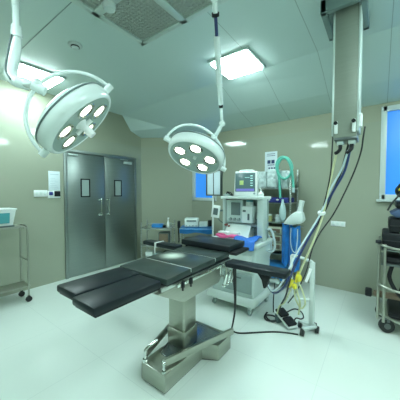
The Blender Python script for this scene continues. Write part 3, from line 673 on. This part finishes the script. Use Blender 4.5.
# cloths on worktop
tag(build('pink_cloth', MB().sheet(lambda u, v: (-1.64 + .32 * u + .02 * math.sin(7 * v), 2.56 + .125 * v, .913 + .012 * math.sin(9 * u + 2) + .010 * math.sin(6 * v)), 14, 10, .022), M['pink']), 'bright pink folded cloth on the machine worktop', 'cloth')
for (x, y, r, lab) in ((-1.56, 2.62, 5, 'white folded pad on the pink cloth, the larger one'), (-1.41, 2.63, -12, 'smaller white folded pad on the pink cloth, towards the blue drape')):
    tag(build('gauze_pad', MB().obox((x, y, .947), (.13 if x < -1.5 else .10, .08, .022), RZ(r), .008), M['white']), lab, 'pad', 'white pads on the pink cloth')
def drape_top(u, v):
    x = -1.37 + .27 * u; y = 2.50 + .24 * v + .012 * math.sin(5 * u)
    z = .895 + .012 * math.sin(6.5 * u + 2.2 * v) + .010 * math.sin(5 * v + 4 * u)
    if v < .13: z -= (.13 - v) * .7
    return (x, y, z + .012)
tag(build('blue_drape', MB().sheet(drape_top, 22, 18, .012), M['bluecloth'], ang=60), 'crumpled blue drape on the worktop right of the pink cloth', 'drape')

# ------------------------------------------------------------------ film view box on pole
vb = thing('film_view_box', (-2.16, 3.32, 0), 'black framed double film view box on a thin white pole', 'view box')
fm = MB(); x0, x1, z0, z1 = -2.30, -2.01, 1.385, 1.80
for q in ((x0, x1, z1 - .02, z1), (x0, x1, z0, z0 + .02), (x0, x0 + .018, z0, z1), (x1 - .018, x1, z0, z1)): fm.box(q[0], q[1], 3.28, 3.34, q[2], q[3], .004)
fm.box(x0 + .005, x1 - .005, 3.31, 3.335, z0 + .005, z1 - .005)
fm.box(-2.163, -2.155, 3.288, 3.32, z0 + .01, z1 - .01)
build('view_box_frame', fm, M['steeldark'], vb)
for (a_, b_) in ((x0 + .018, -2.164), (-2.154, x1 - .018)): build('light_panel', MB().box(a_, b_, 3.295, 3.31, z0 + .02, z1 - .02, .002), M['viewer'], vb)
for x in (-2.21, -2.10): build('film_clip', MB().box(x - .012, x + .012, 3.275, 3.295, z1 - .03, z1 + .006, .003), M['black'], vb)
build('pole', MB().cyl((-2.17, 3.30, .04), (-2.17, 3.30, 1.39), .013), M['white'], vb)
bp_ = MB()
for k in range(5): bp_.cyl((-2.17, 3.30, .055), (-2.17 + .20 * math.cos(k * 1.2566 + .3), 3.30 + .20 * math.sin(k * 1.2566 + .3), .05), .012, .009)
build('pole_base', bp_, M['steel'], vb)
for k in range(5): build('castor', MB().ball((-2.17 + .20 * math.cos(k * 1.2566 + .3), 3.30 + .20 * math.sin(k * 1.2566 + .3), .024), .024), M['rubber'], vb)

# ------------------------------------------------------------------ storage rack in front of far wall
rk = thing('storage_rack', (-1.27, 3.80, 0), 'tall narrow metal storage rack against the far wall right of the machine', 'rack')
for (x, y) in ((-1.62, 3.66), (-1.05, 3.66), (-1.62, 4.04), (-1.05, 4.04)): build('rack_post', MB().box(x - .012, x + .012, y - .012, y + .012, 0, 1.80, .003), M['steel'], rk)
for z in (.10, .50, .98, 1.28, 1.50): build('rack_shelf', MB().box(-1.61, -1.04, 3.655, 4.045, z - .012, z + .006, .003), M['steel'], rk)
for i, z in enumerate((.56, .68, .80)):
    d_ = build('rack_drawer', MB().box(-1.44, -1.16, 3.62, 4.0, z + .005, z + .11, .004), M['cream'] if False else mat('drawer_face_%d' % i, (.46, .50, .38), .4), rk, label='beige edged open drawer')
    build('drawer_opening', MB().box(-1.415, -1.185, 3.612, 3.624, z + .03, z + .09, .003), M['wood'], d_)
    build('drawer_contents', MB().box(-1.34, -1.24, 3.604, 3.616, z + .035, z + .06, .004), M['machinegrey'], d_)
build('side_hook', MB().tube([(-1.05, 3.66, .99), (-1.0, 3.62, 1.0), (-.97, 3.545, .975), (-.84, 3.53, .965)], .010).tube([(-1.13, 3.55, .985), (-.97, 3.545, .975)], .009, sub=1), M['steel'], rk)
build('rack_side', MB().box(-1.46, -1.45, 3.66, 4.03, .50, .98, .002).box(-1.15, -1.14, 3.66, 4.03, .50, .98, .002), M['wood'], rk)
for i, (a_, b_, lab) in enumerate(((-1.60, -1.42, 'clear plastic wrapped bag on the top rack shelf, beside the monitor'), (-1.41, -1.24, 'clear plastic wrapped bag in the middle of the top rack shelf'), (-1.23, -1.075, 'clear plastic wrapped bag on the top rack shelf, by the green tubes'))):
    rs = random.Random(i)
    o = MB().sheet(lambda u, v: (a_ + (b_ - a_) * u, 3.66 + .05 * math.sin(PI * u) * -1 + .018 * math.sin(21 * v + i * 2), 1.60 + .24 * v + .01 * math.sin(9 * u + i)), 12, 14, .012)
    bx = MB()
    bx.box(a_, b_, 3.64, 3.92, 1.507, 1.77 + .03 * (i % 2), .035, seg=4)
    for q in range(4): bx.ball((a_ + .03 + rs.random() * .13, 3.65, 1.56 + rs.random() * .16), .035, sc=(1, .6, 1.2), seg=12)
    tag(build('plastic_bag', bx, M['clear']), lab, 'plastic bag', 'plastic bags on the rack')
tag(build('blue_tray', MB().box(-1.50, -1.07, 3.60, 3.95, 1.287, 1.36, .012).ball((-1.36, 3.60, 1.325), .016, 1, sc=(1.8, .5, 1)).ball((-1.22, 3.60, 1.33), .012, 1, sc=(1.8, .5, 1)), [M['navy'], M['white']]), 'deep blue wrapped tray on the rack below the clear bags', 'tray')
for i, (x, m_, lab) in enumerate(((-1.50, 'clear', 'clear jar on the rack shelf nearest the machine'), (-1.38, 'yellow', 'yellowish jar on the rack shelf below the blue tray'), (-1.25, 'clear', 'clear jar on the rack shelf near the hanging pale bag'))):
    j_ = thing('jar', (x, 3.72, .987), lab, 'jar', 'jars on the rack')
    build('jar_body', MB().lathe([(0, 0), (.04, 0), (.042, .07), (.03, .09), (0, .09)], Matrix.Translation((x, 3.72, .988)), 20), M['clear'] if m_ == 'clear' else mat('yellowish_jar', (.42, .45, .2), .3), j_)
    build('lid', MB().cyl((x, 3.72, 1.077), (x, 3.72, 1.10), .033), M['machinelight'], j_)
tag(build('blue_bin', MB().box(-1.52, -1.10, 3.56, 3.95, .12, .33, .02), M['blueplastic']), 'blue plastic bin on the lowest rack shelf', 'bin')
tag(build('grey_carton', MB().box(-1.44, -1.20, 3.68, 3.95, 1.105, 1.20, .006).box(-1.40, -1.24, 3.675, 3.69, 1.13, 1.17, mi=1), [M['machinegrey'], M['machinedark']], origin=(-1.32, 3.8, 1.105)), 'grey carton above the jars on the rack', 'carton') if False else None
# coiled white hose at drawers
hose('white_hose', [(-1.43, 3.56, .86), (-1.36, 3.54, .84), (-1.29, 3.54, .72), (-1.29, 3.54, .56), (-1.35, 3.55, .44), (-1.44, 3.56, .40)], .012, M['palehose'], 'white hose bowed in front of the rack drawers', 'hose')
hose('black_hose', [(-1.48, 3.55, .92), (-1.42, 3.53, .86), (-1.44, 3.53, .74), (-1.40, 3.53, .62), (-1.46, 3.55, .54)], .014, M['rubber'], 'black hose hanging beside the rack drawers', 'hose')
# green breathing circuit
gx, gy = -1.10, 3.60
hose('breathing_circuit', [(-1.18, 3.62, 1.34), (-1.19, 3.61, 1.50), (-1.20, 3.60, 1.66), (-1.235, 3.59, 1.80), (-1.22, 3.58, 1.90), (-1.15, 3.57, 1.955), (-1.06, 3.57, 1.92), (-1.01, 3.58, 1.81), (-1.04, 3.59, 1.69), (-1.12, 3.59, 1.64), (-1.19, 3.58, 1.70), (-1.215, 3.57, 1.82), (-1.16, 3.56, 1.92), (-1.09, 3.56, 1.93), (-1.035, 3.56, 1.85), (-1.0, 3.57, 1.70), (-.985, 3.58, 1.50)],
     .017, M['greenhose'], 'green ribbed breathing tube looped over the rack corner', 'breathing tube', ridge=.15)
tag(build('tube_connector', MB().cyl((-.985, 3.58, 1.44), (-.985, 3.58, 1.51), .02), M['lightgreen']), 'pale connector at the free end of the green tube', 'connector')
tag(build('breathing_bag', MB().lathe([(0, 0), (.022, .005), (.045, .06), (.05, .14), (.038, .22), (.018, .28), (.014, .33), (0, .33)], Matrix.Translation((-1.135, 3.58, 1.01)), 24), M['lightgreen']), 'pale grey breathing bag hanging under the green tube', 'breathing bag')
# white funnel shaped suction hood on blue sacks
fnr = thing('plastic_jug', (-.96, 3.50, .98), 'white wide plastic jug with a raised spout above the hanging blue sacks', 'jug')
build('jug_body', MB().prism([(-1.087, 1.0), (-1.039, 1.072), (-.98, 1.135), (-.911, 1.184), (-.832, 1.175), (-.818, 1.12), (-.805, 1.067), (-.837, 1.02), (-.976, .985)], 1, 3.44, 3.56, bev=.02), M['machinelight'], fnr, ang=50)
build('jug_spout', MB().tube([(-.875, 3.50, 1.15), (-.862, 3.50, 1.24), (-.845, 3.50, 1.33)], .03, 16, sub=4, radii=[.042, .033, .036]), M['machinelight'], fnr)
for i, (a_, b_, z0_, z1_, lab) in enumerate(((-1.12, -1.02, .42, .99, 'narrow blue plastic sack hanging beside the rack post'), (-1.01, -.87, .36, .97, 'wide bright blue sack under the white jug'))):
    sk = MB().sheet(lambda u, v: (a_ + (b_ - a_) * u, 3.52 - .05 * math.sin(PI * u) - .02 * math.sin(4 * PI * u + i) * (1 - v), z0_ + (z1_ - z0_) * v + .015 * math.sin(8 * u)), 14, 14, .012)
    sk.box(a_ + .008, b_ - .008, 3.50, 3.62, z0_ + .02, z1_ - .04, .03, seg=3)
    tag(build('blue_sack', sk, M['brightblue']), lab, 'sack', 'blue sacks beside the rack')
hose('sack_string', [(-.97, 3.44, .95), (-.975, 3.43, .80), (-.95, 3.42, .66), (-.90, 3.42, .63), (-.885, 3.44, .80), (-.89, 3.46, .94)], .006, M['palehose'], 'pale string loop over the wide blue sack', 'string')
# bracket carrying sacks: white stand
ws = thing('white_stand', (-.62, 2.66, 0), 'white framed mobile stand on small black castors beside the foot switch', 'stand')
build('upright', MB().box(-.565, -.515, 2.68, 2.72, .05, .725, .008), M['enamel'], ws)
build('upright', MB().box(-.735, -.705, 2.575, 2.60, .30, .79, .006), M['enamel'], ws)
build('top_bar', MB().tube([(-.72, 2.588, .77), (-.715, 2.59, .79), (-.68, 2.61, .785), (-.56, 2.69, .735), (-.54, 2.70, .715)], .015, 10), M['enamel'], ws)
build('cross_bar', MB().cyl((-.72, 2.588, .33), (-.54, 2.70, .33), .012), M['enamel'], ws)
build('hook_handle', MB().tube([(-.555, 2.675, .66), (-.56, 2.66, .63), (-.57, 2.64, .58), (-.585, 2.62, .53)], .014), M['white'], ws)
build('stand_base', MB().obox((-.545, 2.62, .065), (.17, .035, .028), RZ(52), .008).obox((-.58, 2.70, .065), (.16, .035, .025), RZ(8), .008), M['enamel'], ws)
for (x, y) in ((-.595, 2.545), (-.485, 2.69), (-.65, 2.69), (-.52, 2.75)):
    build('castor', MB().cyl((x - .016, y, .034), (x + .016, y, .034), .034), M['rubber'], ws)
fs = thing('foot_switch', (-.80, 2.62, 0), 'white foot switch with two black pedals leaning on the stand base', 'foot switch')
Rf = RZ(-38) @ RX(0)
fsR = (RZ(-33) @ RY(18))
fb_ = MB().obox((-.79, 2.64, .075), (.26, .12, .03), fsR, .012)
build('switch_body', fb_, M['white'], fs)
for k in (-1, 1):
    c_ = V((-.79, 2.64, .075)) + (fsR.to_3x3() @ V((k * .063, -.005, .027)))
    build('pedal', MB().obox(c_, (.112, .112, .03), fsR, .012), M['black'], fs)
build('switch_foot', MB().obox((-.86, 2.68, .05), (.05, .12, .1), RZ(-33), .01), M['machinedark'], fs)
hose('switch_cable', [(-.70, 2.58, .06), (-.68, 2.62, .12), (-.64, 2.68, .10), (-.63, 2.74, .10), (-.66, 2.76, .14), (-.72, 2.72, .17), (-.80, 2.68, .12)], .007, M['rubber'], 'black cable looping from the foot switch to the stand', 'cable')

# ------------------------------------------------------------------ left cart with basket
lc = thing('instrument_trolley', (-3.8, .90, 0), 'stainless tube trolley at the left edge carrying a white basket', 'trolley')
def inverted_u(x0, x1, y, z, r, name, par, m_=M['steelmatt']):
    return build(name, MB().tube([(x0, y, .07), (x0, y, z * .5), (x0, y, z - .06), (x0 + .012, y, z - .015), (x0 + .06, y, z), (x1 - .06, y, z), (x1 - .012, y, z - .015), (x1, y, z - .06), (x1, y, z * .5), (x1, y, .07)], r, 10, sub=4), m_, par)
for y in (1.205, .62): 
    inverted_u(-3.96, -3.70, y, 1.005, .011, 'end_frame', lc)
    build('frame_rung', MB().cyl((-3.96, y, .55), (-3.70, y, .55), .008).cyl((-3.96, y, .20), (-3.70, y, .20), .008), M['steelmatt'], lc)
build('top_tray', MB().box(-3.97, -3.69, .60, 1.17, .985, 1.01, .006), M['steelmatt'], lc)
build('tray_bracket', MB().box(-3.97, -3.68, 1.165, 1.20, .975, .99, .003), M['steelmatt'], lc)
build('lower_shelf', MB().box(-3.96, -3.70, .62, 1.23, .20, .215, .003), M['steelmatt'], lc)
for y in (1.205, .62):
    for x in (-3.96, -3.70): build('castor', MB().cyl((x - .014, y, .036), (x + .014, y, .036), .035).box(x - .012, x + .012, y - .012, y + .012, .055, .085, .003), M['rubber'], lc)
bk_ = thing('white_basket', (-3.82, .93, 1.01), 'white plastic basket with teal lined contents on the left trolley', 'basket')
mb = MB(); 
frust(mb, (-3.92, -3.72, .80, 1.06), 1.022, (-3.95, -3.68, .78, 1.09), 1.235, .012)
build('basket_body', mb, M['white'], bk_)
build('basket_rim', MB().tube([(-3.95, .78, 1.235), (-3.68, .78, 1.235), (-3.68, 1.09, 1.235), (-3.95, 1.09, 1.235)], .008, 8, sub=1, closed=True), M['white'], bk_)
build('teal_panel', MB().obox((-3.695, .92, 1.125), (.012, .20, .13), RY(9), .002), M['teal'], bk_, label='teal side insert')
build('basket_base', MB().box(-3.93, -3.70, .79, 1.07, 1.0105, 1.03, .003), M['machinedark'], bk_)

# ------------------------------------------------------------------ carts along the angled wall
ux = V((.843, .538, 0))        # along the angled wall
uy = V((-.538, .843, 0))
def cart(lab, P0, Ln, Dp, H, shelves, post_up, blue=False):
    P0 = V(P0); ang = math.degrees(math.atan2(ux.y, ux.x))
    r = thing('equipment_trolley', tuple(P0 + ux * Ln / 2 + uy * Dp / 2), lab, 'trolley', 'steel trolleys along the angled wall')
    for a_, b_ in ((0, 0), (Ln, 0), (Ln, Dp), (0, Dp)):
        p = P0 + ux * a_ + uy * b_
        q = build('post', MB().cyl((p.x, p.y, .06), (p.x, p.y, H + post_up), .012, seg=12), M['steel'], r)
        build('castor', MB().cyl((p.x - .014, p.y, .034), (p.x + .014, p.y, .034), .034, seg=14), M['rubber'], q)
    for k, z in enumerate(shelves):
        c_ = P0 + ux * Ln / 2 + uy * Dp / 2 + V((0, 0, z))
        build('shelf', MB().obox(c_, (Ln + .02, Dp + .02, .022), RZ(ang), .004), M['steel'], r)
    for s_, b_ in ((.0, 0), (0, Dp)):
        p, q = P0 + uy * b_ + V((0, 0, H + .05)), P0 + ux * Ln + uy * b_ + V((0, 0, H + .05))
        if b_: build('guard_rail', MB().cyl(p, q, .006, seg=8), M['steel'], r)
    return r, P0, ang
c1, P1, an = cart('steel trolley next to the door with a blue box on top', (-3.56, 2.98, 0), .56, .38, .76, (.20, .44, .76), .12)
c2, P2, an = cart('steel trolley under the window with a blue draped top', (-2.92, 3.36, 0), .58, .38, .76, (.20, .44, .76), .02)
def onc(P0, a_, b_, z): return P0 + ux * a_ + uy * b_ + V((0, 0, z))
tag(build('blue_box', MB().obox(onc(P1, .24, .12, .80), (.13, .10, .055), RZ(an), .01).obox(onc(P1, .34, .13, .80), (.09, .10, .055), RZ(an), .01).obox(onc(P1, .29, .12, .835), (.2, .09, .012), RZ(an), .004), M['blueplastic']), 'small bright blue box on the trolley nearest the door', 'box')
pb = onc(P1, .49, .10, .772)
b_ = thing('spray_bottle', tuple(pb), 'white slim bottle standing on the trolley nearest the door', 'bottle')
build('bottle_body', MB().lathe([(0, 0), (.024, 0), (.026, .08), (.015, .11), (.010, .13), (0, .13)], Matrix.Translation(pb), 20), M['white'], b_)
build('bottle_nozzle', MB().cyl(pb + V((0, 0, .12)), pb + V((0, 0, .19)), .008).cyl(pb + V((-.012, 0, .175)), pb + V((.022, 0, .18)), .01), M['white'], b_)
tag(build('black_pouch', MB().obox(onc(P1, .42, .08, .795), (.06, .06, .045), RZ(an), .012), M['black']), 'small black pouch between blue box and white bottle', 'pouch')
tag(build('brown_case', MB().obox(onc(P1, .41, .15, .565), (.20, .20, .225), RZ(an), .006).obox(onc(P1, .41, .045, .565), (.17, .008, .19), RZ(an), .002, 1), [M['machinedark'], M['wood']]), 'dark brown case on the middle shelf of the door side trolley', 'case')
for i, (a_, w_, h_, m_, lab) in enumerate(((.12, .14, .10, 'machinelight', 'white wrapped bundle on the low shelf of the door side trolley'), (.28, .13, .07, 'machinegrey', 'grey bundle on the low shelf beside the white one'), (.44, .12, .09, 'black', 'black bundle on the low shelf of the door side trolley'))):
    tag(build('wrapped_bundle', MB().obox(onc(P1, a_, .16, .212 + h_ / 2), (w_, .2, h_), RZ(an), .02), M[m_]), lab, 'bundle', 'bundles on the low shelf')
# blue draped top of second cart
def drape(u, v):
    p = onc(P2, -.015 + (.61) * u, -.03 + .42 * max(0, v), .782)
    if v < .18:
        p = onc(P2, -.015 + .61 * u, -.03 + .01 * math.sin(20 * u), .782 - (.18 - v) * .45 * (1 + .15 * math.sin(9 * u)))
    return p
tag(build('blue_drape', MB().sheet(drape, 24, 14, .008), M['blueplastic']), 'flat blue drape covering the trolley under the window', 'drape')
dv = thing('white_device', tuple(onc(P2, .21, .18, .786)), 'white desktop device with dark display slots on the blue draped trolley', 'device')
build('device_body', MB().obox(onc(P2, .19, .18, .87), (.26, .20, .165), RZ(an), .02), M['machinelight'], dv)
build('device_slot', MB().obox(onc(P2, .19, .078, .905), (.18, .008, .028), RZ(an), .003), M['glassgrey'], dv)
for k in range(4): build('device_button', MB().obox(onc(P2, .10 + .06 * k, .077, .815), (.022, .01, .018), RZ(an), .003), M['machinegrey'], dv)
tag(build('white_carton', MB().obox(onc(P2, .41, .18, .835), (.15, .16, .09), RZ(an), .008), M['machinelight']), 'low white carton beside the white device', 'carton')
tag(build('black_box', MB().obox(onc(P2, .53, .26, .845), (.07, .12, .11), RZ(an), .008), M['black']), 'small black box at the end of the blue draped trolley', 'box')
tag(build('black_bundle', MB().obox(onc(P2, -.05, .12, .83), (.05, .08, .14), RZ(an), .015).tube([onc(P2, -.05, .08, .80), onc(P2, -.045, .05, .70), onc(P2, -.04, .07, .55), onc(P2, -.05, .09, .50)], .012), M['black']), 'black cable bundle hung on the corner of the draped trolley', 'cable bundle')
for i, (a_, w_, h_, m_, lab) in enumerate(((.15, .2, .12, 'wood', 'brown carton on the middle shelf of the draped trolley'), (.38, .16, .09, 'machinegrey', 'grey carton on the middle shelf of the draped trolley'))):
    tag(build('carton', MB().obox(onc(P2, a_, .18, .452 + h_ / 2), (w_, .2, h_), RZ(an), .01), M[m_]), lab, 'carton', 'cartons on the middle shelf')

# ------------------------------------------------------------------ right trolley with cushions
rt = thing('cushion_trolley', (.36, 3.2, 0), 'steel trolley at the right edge loaded with black cushions', 'trolley')
X0, X1, YA, YC = .0, .72, 2.98, 3.55
for (x, y) in ((X0 + .012, YA + .10), (X0 + .06, YA + .05), (X1, YA + .0), (X0 + .02, YC), (X1, YC)): build('post', MB().cyl((x, y, .14), (x, y, .93), .013, seg=14), M['steelmatt'], rt)
for z in (.91, .50): build('side_rail', MB().tube([(X0 + .012, YA + .10, z + .01), (X0 + .05, YA + .045, z + .005), (X0 + .16, YA, z - .01), (X0 + .4, YA, z - .01), (X1, YA, z - .01)], .012, 10), M['steelmatt'], rt)
for z in (.92, .50): build('end_rail', MB().cyl((X0 + .015, YA + .12, z), (X0 + .02, YC, z), .010), M['steelmatt'], rt)
build('top_tray', MB().box(X0 + .03, X1, YA + .06, YC, .86, .875, .005), M['steeldark'], rt)
build('middle_tray', MB().box(X0 + .03, X1, YA + .05, YC, .715, .74, .005), M['steeldark'], rt)
build('bottom_tray', MB().prism([(X0, YA + .20), (X0 + .20, YA + .04), (X1, YA), (X1, YC), (X0, YC)], 2, .15, .18, bev=.006), M['steelmatt'], rt)
build('post_cap', MB().box(X0 - .02, X0 + .030, YA + .05, YA + .14, .93, .955, .008), M['black'], rt, label='black corner bumper')
for (x, y) in ((X0 + .09, YA + .15), (X1 - .05, YA + .08), (X0 + .06, YC - .06), (X1 - .05, YC - .06)):
    build('castor', MB().cyl((x + .008, y - .018, .07), (x - .008, y + .018, .07), .069, seg=28).box(x - .028, x + .028, y - .02, y + .02, .11, .152, .004, mi=1).cyl((x + .010, y - .022, .07), (x - .010, y + .022, .07), .03, mi=1), [M['rubber'], M['steeldark']], rt)
CG = 'black cushions stacked on the right trolley'
def cushion(x0_, x1_, y0_, y1_, z0_, z1_, lab, m_='black', bev=.022, rot=0, g=CG, nm='cushion', cat='cushion'):
    c_ = ((x0_ + x1_) / 2, (y0_ + y1_) / 2, (z0_ + z1_) / 2)
    r_ = thing(nm, (c_[0], c_[1], z0_), lab, cat, g)
    build('cover', MB().obox(c_, (x1_ - x0_, y1_ - y0_, z1_ - z0_), RZ(rot), bev), M[m_], r_)
    build('seam_piping', MB().obox((c_[0], c_[1], c_[2]), (x1_ - x0_ + .006, y1_ - y0_ + .006, .008), RZ(rot), .003), M['rubber'], r_)
    return r_
cushion(.035, .60, 3.075, 3.46, .877, 1.045, 'widest black cushion, just above the trolley rail')
cushion(.085, .60, 3.075, 3.44, 1.047, 1.185, 'black cushion lying on the widest one, under the slate blue cloth')
fc_ = MB().prism([(.09, 1.235), (.14, 1.20), (.60, 1.188), (.60, 1.28), (.20, 1.285), (.15, 1.275)], 1, 3.05, 3.42, bev=.012)
tag(build('folded_cloth', fc_, M['slate'], ang=50), 'slate blue folded cloth wedge near the top of the stack', 'cloth')
cushion(.14, .60, 3.08, 3.44, 1.287, 1.36, 'narrow black cushion directly under the black bag', bev=.015)
cushion(.07, .62, 3.05, 3.5, .742, .80, 'black flat cushion on the tray just below the rail', bev=.012)
cushion(.10, .66, 3.06, 3.5, .182, .235, 'dark pad on the bottom tray of the right trolley', 'black', .02)
bg = thing('black_bag', (.30, 3.15, 1.36), 'black bag with a dangling strap on top of the stack before the window', 'bag')
build('bag_body', MB().ball((.25, 3.12, 1.462), .10, sc=(1.25, 1, .92)).ball((.20, 3.06, 1.49), .06).ball((.36, 3.12, 1.48), .11, sc=(1.1, 1, 1)), M['black'], bg)
build('bag_trim', MB().tube([(.155, 3.02, 1.47), (.18, 2.99, 1.50), (.24, 2.985, 1.51)], .010).ball((.18, 3.0, 1.52), .015), M['yellow'], bg, label='yellow trim')
build('bag_strap', MB().tube([(.17, 3.03, 1.45), (.14, 3.01, 1.40), (.10, 3.0, 1.34), (.07, 3.0, 1.27)], .008), M['rubber'], bg)
ls = MB().tube([(.12, 3.08, .71), (.10, 3.06, .60), (.14, 3.04, .50), (.2, 3.03, .42)], .018)
ls.tube([(.20, 3.05, .71), (.21, 3.04, .58), (.17, 3.03, .44)], .014)
tag(build('dark_strap', ls, M['black']), 'dark straps hanging between the trolley trays', 'strap')
dg = thing('dark_leg_rest', (.1, 3.12, .38), 'dark brown padded bar sticking out of the trolley side', 'leg rest')
build('rest_pad', MB().box(-.03, .40, 3.10, 3.18, .36, .41, .015), M['wood'], dg)
build('rest_knob', MB().box(-.10, -.04, 3.09, 3.18, .345, .42, .012), M['black'], dg)

# ------------------------------------------------------------------ camera, world, light
cam = bpy.data.cameras.new('camera'); co = bpy.data.objects.new('camera', cam); COL.objects.link(co)
co.location = (0, 0, 1.46); co.rotation_euler = (math.radians(90 - 2.1), 0, math.radians(36.4))
cam.sensor_fit = 'HORIZONTAL'; cam.sensor_width = 36; cam.lens = 36 * 243 / 400; cam.clip_start = .02
SC.camera = co
w = bpy.data.worlds.new('world'); SC.world = w; w.use_nodes = True
w.node_tree.nodes['Background'].inputs[0].default_value = (.25, .5, .9, 1); w.node_tree.nodes['Background'].inputs[1].default_value = 1.0
SC.view_settings.view_transform = 'Standard'; SC.view_settings.look = 'None'
SC.view_settings.gamma = 1; SC.view_settings.use_curve_mapping = False
SC.view_settings.exposure = 0.22
